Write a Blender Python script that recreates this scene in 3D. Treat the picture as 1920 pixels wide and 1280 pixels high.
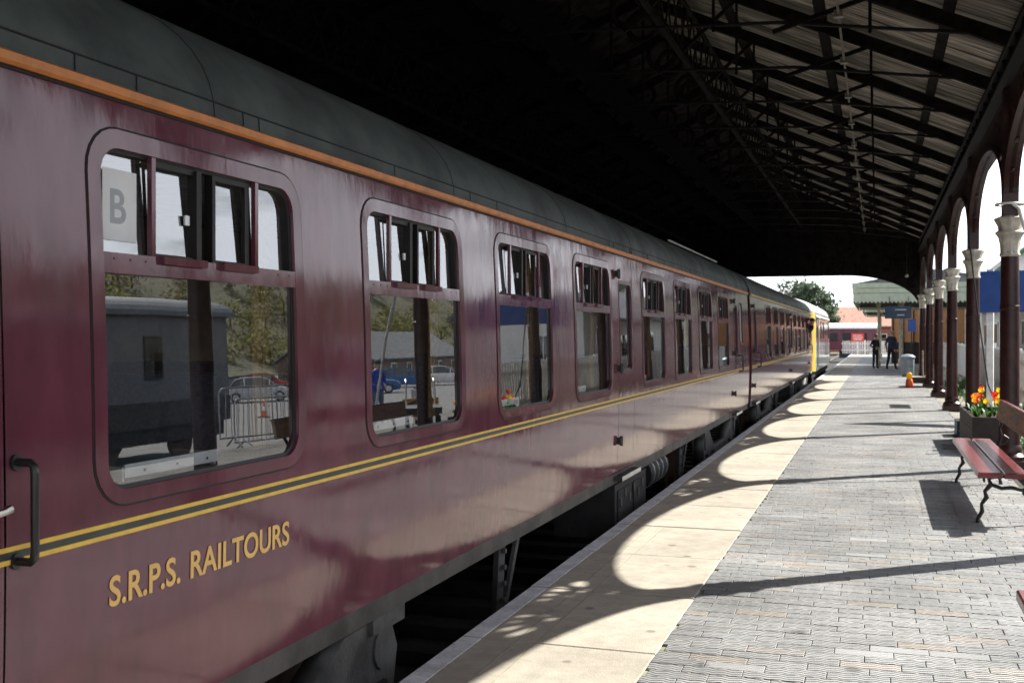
import bpy, bmesh, math, random
import numpy as np
from mathutils import Vector, Matrix, Euler
R = math.radians
random.seed(7); rng = np.random.default_rng(7)
for o in list(bpy.data.objects): bpy.data.objects.remove(o)
S = bpy.context.scene
COL = S.collection

# ------------------------------------------------------------------ camera, sky, sun, exposure
CAMX, CAMZ = 2.287, 1.6
cd = bpy.data.cameras.new('camera'); cam = bpy.data.objects.new('camera', cd); COL.objects.link(cam)
cam.location = (CAMX, 0, CAMZ); cam.rotation_euler = (R(90 - 0.33), 0, R(18.3))
cd.sensor_width = 36; cd.lens = 38.83; cd.clip_start = 0.05; cd.clip_end = 3000
cd.dof.use_dof = True; cd.dof.focus_distance = 6.0; cd.dof.aperture_fstop = 6.3
S.camera = cam
SUN_EL = 42.6; SUN_DIR = Vector((1, .845, 0)).normalized()      # horizontal direction towards the sun
sd = Vector((SUN_DIR.x * math.cos(R(SUN_EL)), SUN_DIR.y * math.cos(R(SUN_EL)), math.sin(R(SUN_EL))))
sl = bpy.data.lights.new('sun', 'SUN'); sl.energy = 5.0; sl.angle = R(.53); sl.color = (1, .95, .87)
so = bpy.data.objects.new('sun', sl); COL.objects.link(so)
so.rotation_euler = (-sd).to_track_quat('-Z', 'Y').to_euler(); so.location = (30, 30, 40)
W = bpy.data.worlds.new('World'); S.world = W; W.use_nodes = True
nt = W.node_tree; nt.nodes.clear()
def N(nt, t, **kw):
    n = nt.nodes.new(t)
    for k, v in kw.items():
        if k.startswith('i_'):
            n.inputs[k[2:].replace('_', ' ')].default_value = v
        else: setattr(n, k, v)
    return n
sky = N(nt, 'ShaderNodeTexSky', sky_type='NISHITA'); sky.sun_disc = False
sky.sun_elevation = R(SUN_EL); sky.sun_rotation = math.atan2(SUN_DIR.x, SUN_DIR.y)
sky.air_density = 1.0; sky.dust_density = 1.5; sky.ozone_density = 1.0
tc = N(nt, 'ShaderNodeTexCoord'); sep = N(nt, 'ShaderNodeSeparateXYZ')
nt.links.new(tc.outputs['Generated'], sep.inputs[0])
zz = N(nt, 'ShaderNodeMath', operation='ADD'); zz.inputs[1].default_value = .22
zm = N(nt, 'ShaderNodeMath', operation='MAXIMUM'); zm.inputs[1].default_value = .1
nt.links.new(sep.outputs[2], zz.inputs[0]); nt.links.new(zz.outputs[0], zm.inputs[0])
dv = N(nt, 'ShaderNodeVectorMath', operation='DIVIDE'); cmb = N(nt, 'ShaderNodeCombineXYZ')
for i in range(3): nt.links.new(zm.outputs[0], cmb.inputs[i])
nt.links.new(tc.outputs['Generated'], dv.inputs[0]); nt.links.new(cmb.outputs[0], dv.inputs[1])
cn = N(nt, 'ShaderNodeTexNoise'); cn.inputs['Scale'].default_value = 1.9; cn.inputs['Detail'].default_value = 9; cn.inputs['Roughness'].default_value = .56
nt.links.new(dv.outputs[0], cn.inputs['Vector'])
cr = N(nt, 'ShaderNodeValToRGB'); cr.color_ramp.elements[0].position = .43; cr.color_ramp.elements[1].position = .56
cm = N(nt, 'ShaderNodeMix', data_type='RGBA'); cm.inputs[7].default_value = (20, 20.7, 22.2, 1)
hzr = N(nt, 'ShaderNodeMapRange', interpolation_type='SMOOTHSTEP'); hzr.inputs[1].default_value = .02; hzr.inputs[2].default_value = .30; hzr.inputs[3].default_value = .16; hzr.inputs[4].default_value = 0
nt.links.new(sep.outputs[2], hzr.inputs[0]); had = N(nt, 'ShaderNodeMath', operation='ADD'); nt.links.new(cn.outputs['Fac'], had.inputs[0]); nt.links.new(hzr.outputs[0], had.inputs[1]); nt.links.new(had.outputs[0], cr.inputs[0])   # cumulus crowd together towards the horizon
nt.links.new(cr.outputs[0], cm.inputs[0]); nt.links.new(sky.outputs[0], cm.inputs[6])
bg = N(nt, 'ShaderNodeBackground'); bg.inputs[1].default_value = .05
wo = N(nt, 'ShaderNodeOutputWorld'); nt.links.new(cm.outputs[2], bg.inputs[0]); nt.links.new(bg.outputs[0], wo.inputs[0])
S.view_settings.view_transform = 'Standard'; S.view_settings.look = 'None'
S.view_settings.exposure = 1.17; S.view_settings.gamma = 1; S.view_settings.use_curve_mapping = False
S.cycles.max_bounces = 8; S.cycles.diffuse_bounces = 4; S.cycles.glossy_bounces = 4; S.cycles.transparent_max_bounces = 24; S.cycles.caustics_reflective = False; S.cycles.caustics_refractive = False

# ------------------------------------------------------------------ materials
MATS = {}
def M(name, col, rough=.6, metal=0, var=.18, scale=6, bump=0, bscale=40, spec=.5, rand=0, island=0, stretch=None, col2=None, noise_rough=.6):
    m = bpy.data.materials.new(name); m.use_nodes = True; t = m.node_tree; L = t.links
    p = t.nodes['Principled BSDF']; p.inputs['Roughness'].default_value = rough; p.inputs['Metallic'].default_value = metal
    p.inputs['Specular IOR Level'].default_value = spec
    geo = N(t, 'ShaderNodeNewGeometry'); vec = geo.outputs['Position']
    if stretch:
        mp = N(t, 'ShaderNodeMapping'); mp.inputs['Scale'].default_value = stretch; L.new(vec, mp.inputs[0]); vec = mp.outputs[0]
    n = N(t, 'ShaderNodeTexNoise'); n.inputs['Scale'].default_value = scale; n.inputs['Detail'].default_value = 6; n.inputs['Roughness'].default_value = noise_rough
    L.new(vec, n.inputs['Vector'])
    mx = N(t, 'ShaderNodeMix', data_type='RGBA')
    c2 = col2 or tuple(c * (1 - 2.2 * var) if 1 - 2.2 * var > .05 else c * .05 for c in col)
    c1 = tuple(min(1, c * (1 + var)) for c in col)
    mx.inputs[6].default_value = (*c2, 1); mx.inputs[7].default_value = (*c1, 1)
    rp = N(t, 'ShaderNodeMapRange'); rp.inputs[1].default_value = .32; rp.inputs[2].default_value = .62
    L.new(n.outputs['Fac'], rp.inputs[0]); L.new(rp.outputs[0], mx.inputs[0])
    out = mx.outputs[2]
    if rand or island:
        hs = N(t, 'ShaderNodeHueSaturation'); mr = N(t, 'ShaderNodeMapRange')
        mr.inputs[3].default_value = 1 - max(rand, island); mr.inputs[4].default_value = 1 + max(rand, island)
        if island and rand:
            oi = N(t, 'ShaderNodeObjectInfo'); ad = N(t, 'ShaderNodeMath', operation='ADD'); fr = N(t, 'ShaderNodeMath', operation='FRACT')
            L.new(oi.outputs['Random'], ad.inputs[0]); L.new(geo.outputs['Random Per Island'], ad.inputs[1]); L.new(ad.outputs[0], fr.inputs[0]); src = fr.outputs[0]
        elif island: src = geo.outputs['Random Per Island']
        else: src = N(t, 'ShaderNodeObjectInfo').outputs['Random']
        L.new(src, mr.inputs[0]); L.new(mr.outputs[0], hs.inputs['Value']); L.new(out, hs.inputs['Color']); out = hs.outputs[0]
    L.new(out, p.inputs['Base Color'])
    if bump:
        b = N(t, 'ShaderNodeBump'); b.inputs['Strength'].default_value = min(1, bump); b.inputs['Distance'].default_value = .01
        n2 = N(t, 'ShaderNodeTexNoise'); n2.inputs['Scale'].default_value = bscale; n2.inputs['Detail'].default_value = 5
        L.new(vec, n2.inputs['Vector']); L.new(n2.outputs['Fac'], b.inputs['Height']); L.new(b.outputs[0], p.inputs['Normal'])
    MATS[name] = m
    return m
def stain(name, scale=.8, low=.72, spots=0):
    m = MATS[name]; t = m.node_tree; L = t.links; p = t.nodes['Principled BSDF']; src = p.inputs['Base Color'].links[0].from_socket
    geo = N(t, 'ShaderNodeNewGeometry'); n = N(t, 'ShaderNodeTexNoise'); n.inputs['Scale'].default_value = scale; n.inputs['Detail'].default_value = 8; n.inputs['Roughness'].default_value = .65; L.new(geo.outputs['Position'], n.inputs['Vector'])
    mr = N(t, 'ShaderNodeMapRange'); mr.inputs[1].default_value = .33; mr.inputs[2].default_value = .6; mr.inputs[3].default_value = low; mr.inputs[4].default_value = 1.03; L.new(n.outputs['Fac'], mr.inputs[0]); f = mr.outputs[0]
    if spots:
        v = N(t, 'ShaderNodeTexVoronoi'); v.inputs['Scale'].default_value = spots; L.new(geo.outputs['Position'], v.inputs['Vector'])
        v2 = N(t, 'ShaderNodeMapRange'); v2.inputs[1].default_value = .07; v2.inputs[2].default_value = .12; v2.inputs[3].default_value = .55; v2.inputs[4].default_value = 1; L.new(v.outputs['Distance'], v2.inputs[0])
        mu = N(t, 'ShaderNodeMath', operation='MULTIPLY'); L.new(f, mu.inputs[0]); L.new(v2.outputs[0], mu.inputs[1]); f = mu.outputs[0]
    mx = N(t, 'ShaderNodeMix', data_type='RGBA', blend_type='MULTIPLY'); mx.inputs[0].default_value = 1; L.new(src, mx.inputs[6]); L.new(f, mx.inputs[7]); L.new(mx.outputs[2], p.inputs['Base Color'])
def coachpaint(name, col):
    m = M(name, col, rough=.16, var=.13, scale=3.2, spec=.42, stretch=(1, 1.5, .5))
    t = m.node_tree; L = t.links; p = t.nodes['Principled BSDF']
    geo = N(t, 'ShaderNodeNewGeometry'); mp = N(t, 'ShaderNodeMapping'); mp.inputs['Scale'].default_value = (1, 1.6, .7); L.new(geo.outputs['Position'], mp.inputs[0])
    n = N(t, 'ShaderNodeTexNoise'); n.inputs['Scale'].default_value = 1.5; n.inputs['Detail'].default_value = 3; n.inputs['Roughness'].default_value = .45
    L.new(mp.outputs[0], n.inputs['Vector'])
    n2 = N(t, 'ShaderNodeTexNoise'); n2.inputs['Scale'].default_value = 260; n2.inputs['Detail'].default_value = 2; L.new(geo.outputs['Position'], n2.inputs['Vector'])
    b = N(t, 'ShaderNodeBump'); b.inputs['Strength'].default_value = .3; b.inputs['Distance'].default_value = .012
    b2 = N(t, 'ShaderNodeBump'); b2.inputs['Strength'].default_value = .05; b2.inputs['Distance'].default_value = .001
    L.new(n.outputs['Fac'], b.inputs['Height']); L.new(n2.outputs['Fac'], b2.inputs['Height']); L.new(b.outputs[0], b2.inputs['Normal'])
    mpv = N(t, 'ShaderNodeMapping'); mpv.inputs['Scale'].default_value = (1, 1.4, .42); L.new(geo.outputs['Position'], mpv.inputs[0])
    n4 = N(t, 'ShaderNodeTexNoise'); n4.inputs['Scale'].default_value = 7; n4.inputs['Detail'].default_value = 4; n4.inputs['Roughness'].default_value = .6; L.new(mpv.outputs[0], n4.inputs['Vector'])
    b3 = N(t, 'ShaderNodeBump'); b3.inputs['Strength'].default_value = .13; b3.inputs['Distance'].default_value = .006; L.new(n4.outputs['Fac'], b3.inputs['Height']); L.new(b2.outputs[0], b3.inputs['Normal'])
    L.new(b3.outputs[0], p.inputs['Normal'])
    # road dirt: rougher patches
    n3 = N(t, 'ShaderNodeTexNoise'); n3.inputs['Scale'].default_value = 5; n3.inputs['Detail'].default_value = 7; L.new(mp.outputs[0], n3.inputs['Vector'])
    mr = N(t, 'ShaderNodeMapRange'); mr.inputs[1].default_value = .35; mr.inputs[2].default_value = .75; mr.inputs[3].default_value = .06; mr.inputs[4].default_value = .16
    L.new(n3.outputs['Fac'], mr.inputs[0]); L.new(mr.outputs[0], p.inputs['Roughness'])
    return m
coachpaint('maroon', (.130, .036, .056)); coachpaint('loco_grey', (.22, .26, .27)); coachpaint('loco_yellow', (.72, .52, .10))
M('gutter_orange', (.62, .22, .055), .45, var=.12, scale=9)
M('gutter_cream', (.62, .42, .14), .45, var=.12, scale=9)
M('line_yellow', (.78, .50, .07), .45, var=.07, scale=14); M('line_black', (.03, .034, .033), .4)
M('letter_gold', (.80, .50, .15), .45, var=.05)
M('coach_roof', (.105, .125, .122), .62, spec=.25, var=.22, scale=2.2, bump=.1, bscale=30, stretch=(1, .8, 1))
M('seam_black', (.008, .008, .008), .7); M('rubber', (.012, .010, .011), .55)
M('underframe', (.016, .015, .015), .7, var=.3, bump=.3); M('solebar', (.060, .055, .052), .6, var=.25, scale=3)
M('bogie_grey', (.075, .074, .07), .65, var=.3, scale=4, bump=.3, bscale=60)
M('black_iron', (.012, .012, .013), .45, var=.2, bump=.2); M('handle_black', (.020, .019, .020), .32, var=.1)
M('bright_steel', (.40, .39, .37), .35, 1, var=.1); M('alu', (.72, .74, .74), .35, .6, var=.06)
M('trim_alu', (.88, .90, .92), .4, .35, var=.04)
M('rail_steel', (.30, .26, .23), .4, .8, var=.2); M('rust', (.10, .055, .035), .9, var=.3, bump=.4)
M('interior_panel', (.20, .16, .11), .5, var=.15); M('interior_floor', (.05, .05, .05), .8); M('interior_ceiling', (.38, .37, .34), .7)
M('seat_cloth', (.03, .06, .11), .9, var=.3, scale=60); M('table_blue', (.045, .09, .12), .35, var=.08)
M('print_pale', (.42, .45, .48), .8, var=.08)
M('paper', (.82, .83, .85), .8, var=.03); M('print_grey', (.36, .38, .39), .8, var=.05); M('curtain', (.30, .18, .07), .9, var=.2, scale=30)
M('ballast', (.03, .027, .025), .95, var=.5, scale=30, bump=1, bscale=30); M('sleeper', (.02, .016, .014), .9, var=.3)
M('slab', (.41, .375, .31), .85, var=.085, scale=7, bump=.35, bscale=150, rand=.05, noise_rough=.75)
M('edge_paint', (.70, .72, .75), .75, var=.14, scale=55, bump=.4, bscale=90, noise_rough=.8)
M('joint_dirt', (.25, .24, .19), .95, var=.3, scale=9, col2=(.15, .17, .05)); M('platform_wall', (.07, .065, .06), .95, var=.4, bump=.8, bscale=12)
M('garden_soil', (.045, .038, .03), .95, var=.35, scale=9, bump=1, bscale=40)
M('footpath_stone', (.11, .10, .085), .9, var=.25, scale=3, bump=.5)
M('border', (.25, .235, .20), .9, var=.22, scale=5, bump=.5); M('asphalt', (.13, .127, .125), .9, var=.2, scale=2, bump=.5, bscale=80)
M('earth', (.11, .095, .07), .95, var=.35, scale=.6, bump=.6); M('grass', (.075, .075, .03), .95, var=.35, scale=.8, bump=.6)
M('timber_dark', (.016, .014, .013), .9, spec=.12, var=.35, scale=5, bump=.4, stretch=(1, 1, 1))
M('flat_black', (.006, .006, .006), .95, spec=.03)  # near-black with hardly any gloss, for the smoke boards
M('plank_shade', (.03, .027, .025), .95, var=.4, scale=4, spec=.1)  # dark copy of plank: shade of the left slope put into its colour
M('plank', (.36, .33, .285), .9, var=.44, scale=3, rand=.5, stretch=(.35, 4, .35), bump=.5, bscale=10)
M('slate', (.13, .135, .14), .7, var=.3, scale=3, bump=.4); M('iron_brown', (.040, .013, .011), .36, spec=.35, var=.25, scale=8, bump=.15, bscale=60)
M('cream_paint', (.58, .54, .45), .5, var=.12, scale=12, bump=.15); M('iron_dark', (.012, .011, .012), .6, spec=.2, var=.2)
M('white_paint', (.78, .78, .76), .5, var=.08, scale=10); M('conduit', (.22, .20, .17), .5); M('blue_board', (.02, .075, .30), .4, var=.1, scale=3)
M('navy_board', (.018, .04, .07), .45); M('red_sign', (.70, .04, .03), .5, var=.08); M('sign_white', (.8, .8, .8), .6)
M('bench_wood', (.15, .022, .022), .24, var=.3, scale=7, stretch=(5, .6, 5), col2=(.20, .06, .06)); M('bench_back', (.40, .27, .16), .5, var=.2, stretch=(5, .6, 5))
M('planter_wood', (.025, .015, .011), .6, var=.3); M('leaf', (.06, .15, .03), .5, var=.3, island=.3); M('soil', (.03, .022, .016), .95)
M('petal_yellow', (.85, .55, .02), .5, var=.05); M('petal_orange', (.80, .18, .03), .5, var=.05); M('petal_red', (.70, .03, .02), .5, var=.05)
M('picket', (.74, .73, .69), .6, var=.12, scale=9, rand=.06); M('render_white', (.74, .73, .70), .8, var=.06, scale=2, bump=.2)
M('green_trim', (.04, .12, .06), .5); M('brick_red', (.30, .11, .07), .85, var=.25, scale=12, bump=.5); M('pot', (.45, .28, .16), .8)
M('canopy_green', (.42, .47, .36), .6, var=.06); M('canopy_under', (.10, .095, .08), .8); M('post_cream', (.42, .36, .27), .6); M('wood_orange', (.50, .25, .11), .6, var=.15, stretch=(5, 5, .7))
M('roof_red', (.40, .22, .16), .8, var=.15, scale=3); M('stone', (.20, .145, .11), .9, var=.35, scale=3.5, bump=.8, bscale=9)  # roof_red is lightened, with distance haze put into its colour
M('van_grey', (.12, .13, .15), .5, var=.12); M('van_black', (.02, .02, .022), .4); M('van_roof', (.055, .07, .085), .5, var=.2)
M('tyre', (.015, .015, .015), .85); M('rim', (.55, .55, .56), .3, .9); M('lamp_red', (.6, .02, .01), .2); M('lamp_clear', (.8, .8, .8), .1)
for n_, c_ in (('car_silver', (.55, .56, .57)), ('car_blue', (.04, .12, .30)), ('car_black', (.015, .016, .018)), ('car_red', (.42, .03, .025)), ('car_white', (.75, .75, .74))): M(n_, c_, .22, .25, var=.03)
M('galv', (.42, .43, .44), .4, .7, var=.15); M('cone_orange', (.80, .13, .03), .5, var=.06); M('hazard_orange', (.75, .33, .05), .5)
M('skin', (.55, .32, .23), .6, var=.05); M('cloth_navy', (.025, .035, .065), .9, var=.2); M('cloth_blue', (.03, .07, .40), .85, var=.15); M('cloth_black', (.012, .012, .014), .9); M('cloth_jeans', (.10, .14, .22), .9)
M('hair_grey', (.35, .33, .31), .8); M('cap_red', (.25, .03, .03), .8); M('cap_dark', (.05, .05, .055), .8); M('bin_grey', (.22, .27, .31), .5, var=.15); M('trolley', (.035, .033, .032), .7)
M('bark', (.09, .07, .05), .95, var=.3, bump=.8, bscale=20)
M('leaf_olive', (.17, .17, .055), .7, var=.35, scale=.5, island=.45); M('leaf_dark', (.10, .14, .085), .7, var=.35, scale=.5, island=.45); M('leaf_brown', (.20, .15, .085), .8, var=.3, scale=.5, island=.4)
def leafy(name):
    m = MATS[name]; t = m.node_tree; L = t.links; p = t.nodes['Principled BSDF']; o = t.nodes['Material Output']
    tr = N(t, 'ShaderNodeBsdfTranslucent'); mx = N(t, 'ShaderNodeMixShader'); mx.inputs[0].default_value = .45
    L.new(p.inputs['Base Color'].links[0].from_socket, tr.inputs[0]); L.new(p.outputs[0], mx.inputs[1]); L.new(tr.outputs[0], mx.inputs[2]); L.new(mx.outputs[0], o.inputs[0])
for n_ in ('leaf', 'leaf_olive', 'leaf_dark', 'leaf_brown', 'petal_yellow', 'petal_orange', 'petal_red'): leafy(n_)
def brickmat():
    m = bpy.data.materials.new('paver'); m.use_nodes = True; t = m.node_tree; L = t.links; p = t.nodes['Principled BSDF']
    p.inputs['Roughness'].default_value = .55; p.inputs['Specular IOR Level'].default_value = .45
    geo = N(t, 'ShaderNodeNewGeometry'); oi = N(t, 'ShaderNodeObjectInfo')
    def mth(op, a, b=None, c=None):
        n = N(t, 'ShaderNodeMath', operation=op)
        for i, v in enumerate((a, b, c)):
            if v is None: continue
            if isinstance(v, (int, float)): n.inputs[i].default_value = v
            else: L.new(v, n.inputs[i])
        return n.outputs[0]
    sp = N(t, 'ShaderNodeSeparateXYZ'); L.new(geo.outputs['Position'], sp.inputs[0])
    wn = N(t, 'ShaderNodeTexNoise'); wn.inputs['Scale'].default_value = 18; L.new(geo.outputs['Position'], wn.inputs['Vector'])
    rnd = mth('FRACT', mth('ADD', oi.outputs['Random'], geo.outputs['Random Per Island']))
    rnd2 = mth('FRACT', mth('MULTIPLY', rnd, 17.31)); rnd3 = mth('FRACT', mth('MULTIPLY', rnd, 53.7))
    yy = mth('ADD', sp.outputs[1], mth('MULTIPLY', wn.outputs['Fac'], .012))
    wv = mth('MULTIPLY', mth('SINE', mth('MULTIPLY', sp.outputs[0], 2 * math.pi / .085)), .24)
    rw = mth('MULTIPLY', yy, 1 / .030)
    alt = mth('SUBTRACT', mth('MULTIPLY', mth('FLOOR', mth('MODULO', mth('ADD', rw, .5), 2)), 2), 1)
    d = mth('ABSOLUTE', mth('SUBTRACT', mth('FRACT', mth('ADD', rw, mth('MULTIPLY', wv, 1.0))), .5))
    d = mth('SUBTRACT', .5, d)
    ridge = N(t, 'ShaderNodeMapRange', interpolation_type='SMOOTHSTEP'); ridge.inputs[1].default_value = .02; ridge.inputs[2].default_value = .27
    L.new(d, ridge.inputs[0])
    plain = mth('GREATER_THAN', rnd2, .965)
    h = mth('MAXIMUM', ridge.outputs[0], mth('MULTIPLY', plain, .72))
    b = N(t, 'ShaderNodeBump'); b.inputs['Strength'].default_value = 1; b.inputs['Distance'].default_value = .017; L.new(h, b.inputs['Height'])
    n2 = N(t, 'ShaderNodeTexNoise'); n2.inputs['Scale'].default_value = 160; n2.inputs['Detail'].default_value = 4; L.new(geo.outputs['Position'], n2.inputs['Vector'])
    b2 = N(t, 'ShaderNodeBump'); b2.inputs['Strength'].default_value = .3; b2.inputs['Distance'].default_value = .004; L.new(n2.outputs['Fac'], b2.inputs['Height']); L.new(b.outputs[0], b2.inputs['Normal'])
    L.new(b2.outputs[0], p.inputs['Normal'])
    r = N(t, 'ShaderNodeValToRGB'); e = r.color_ramp.elements
    e[0].position = 0; e[0].color = (.34, .345, .345, 1); e[1].position = 1; e[1].color = (.44, .445, .44, 1)
    for pos, c in ((.5, (.36, .37, .375, 1)), (.86, (.40, .405, .405, 1)), (.91, (.42, .375, .34, 1)), (.955, (.43, .40, .35, 1))):
        q = e.new(pos); q.color = c
    L.new(rnd3, r.inputs[0])
    big = N(t, 'ShaderNodeTexNoise'); big.inputs['Scale'].default_value = 1.1; big.inputs['Detail'].default_value = 6; L.new(geo.outputs['Position'], big.inputs['Vector'])
    hs = N(t, 'ShaderNodeHueSaturation'); L.new(r.outputs[0], hs.inputs['Color'])
    mr = N(t, 'ShaderNodeMapRange'); mr.inputs[1].default_value = .3; mr.inputs[2].default_value = .7; mr.inputs[3].default_value = .75; mr.inputs[4].default_value = 1.2
    L.new(big.outputs['Fac'], mr.inputs[0]); L.new(mr.outputs[0], hs.inputs['Value'])
    mx = N(t, 'ShaderNodeMix', data_type='RGBA'); mx.inputs[6].default_value = (.17, .168, .16, 1)
    L.new(mth('MULTIPLY_ADD', h, .75, .25), mx.inputs[0]); L.new(hs.outputs[0], mx.inputs[7]); L.new(mx.outputs[2], p.inputs['Base Color'])
    MATS['paver'] = m
brickmat()
stain('slab', .9, .74, 3.1); stain('paver', .7, .74, 2.3); stain('edge_paint', 5, .62); stain('coach_roof', 1.5, .7); stain('bench_wood', 6, .6); stain('cream_paint', 5, .7); stain('solebar', 3, .6); stain('footpath_stone', .5, .6)
def glassmat(name, ior, tint, rough=0.0, wav=.0):
    m = bpy.data.materials.new(name); m.use_nodes = True; t = m.node_tree; t.nodes.clear(); L = t.links
    o = N(t, 'ShaderNodeOutputMaterial'); mx = N(t, 'ShaderNodeMixShader'); tr = N(t, 'ShaderNodeBsdfTransparent'); gl = N(t, 'ShaderNodeBsdfGlossy'); f = N(t, 'ShaderNodeFresnel')
    tr.inputs[0].default_value = (*tint, 1); gl.inputs['Roughness'].default_value = rough; gl.inputs[0].default_value = (.96, .98, 1, 1); f.inputs[0].default_value = ior
    gb_ = N(t, 'ShaderNodeNewGeometry'); ib_ = N(t, 'ShaderNodeMapRange'); ib_.inputs[3].default_value = ior; ib_.inputs[4].default_value = 1 / ior; L.new(gb_.outputs['Backfacing'], ib_.inputs[0]); L.new(ib_.outputs[0], f.inputs[0])   # thin pane: the same reflectance from both sides
    if wav:
        geo = N(t, 'ShaderNodeNewGeometry'); n = N(t, 'ShaderNodeTexNoise'); n.inputs['Scale'].default_value = 2.5; L.new(geo.outputs['Position'], n.inputs['Vector'])
        b = N(t, 'ShaderNodeBump'); b.inputs['Strength'].default_value = wav; b.inputs['Distance'].default_value = .004; L.new(n.outputs['Fac'], b.inputs['Height']); L.new(b.outputs[0], gl.inputs['Normal'])
    L.new(f.outputs[0], mx.inputs[0]); L.new(tr.outputs[0], mx.inputs[1]); L.new(gl.outputs[0], mx.inputs[2])
    g2 = N(t, 'ShaderNodeNewGeometry'); mp = N(t, 'ShaderNodeMapping'); mp.inputs['Scale'].default_value = (1, 3, .8); dn = N(t, 'ShaderNodeTexNoise'); dn.inputs['Scale'].default_value = 3; dn.inputs['Detail'].default_value = 8; dn.inputs['Roughness'].default_value = .7
    L.new(g2.outputs['Position'], mp.inputs[0]); L.new(mp.outputs[0], dn.inputs['Vector']); dr = N(t, 'ShaderNodeMapRange'); dr.inputs[1].default_value = .42; dr.inputs[2].default_value = .78; dr.inputs[3].default_value = .003; dr.inputs[4].default_value = .035
    L.new(dn.outputs['Fac'], dr.inputs[0]); df = N(t, 'ShaderNodeBsdfDiffuse'); df.inputs[0].default_value = (.5, .47, .42, 1); m2 = N(t, 'ShaderNodeMixShader'); L.new(dr.outputs[0], m2.inputs[0]); L.new(mx.outputs[0], m2.inputs[1]); L.new(df.outputs[0], m2.inputs[2]); L.new(m2.outputs[0], o.inputs[0])
    MATS[name] = m
glassmat('glass', 2.9, (.95, .97, .97), 0, .06); glassmat('car_glass', 1.7, (.12, .14, .14))
def stripes():
    m = bpy.data.materials.new('hazard'); m.use_nodes = True; t = m.node_tree; L = t.links; p = t.nodes['Principled BSDF']
    geo = N(t, 'ShaderNodeNewGeometry'); w = N(t, 'ShaderNodeTexWave'); w.inputs['Scale'].default_value = 1.6; w.bands_direction = 'DIAGONAL'
    L.new(geo.outputs['Position'], w.inputs['Vector']); r = N(t, 'ShaderNodeValToRGB'); r.color_ramp.interpolation = 'CONSTANT'
    r.color_ramp.elements[0].color = (.015, .015, .015, 1); r.color_ramp.elements[1].color = (.75, .33, .04, 1); r.color_ramp.elements[1].position = .5
    L.new(w.outputs['Fac'], r.inputs[0]); L.new(r.outputs[0], p.inputs['Base Color']); MATS['hazard'] = m
stripes()

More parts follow.
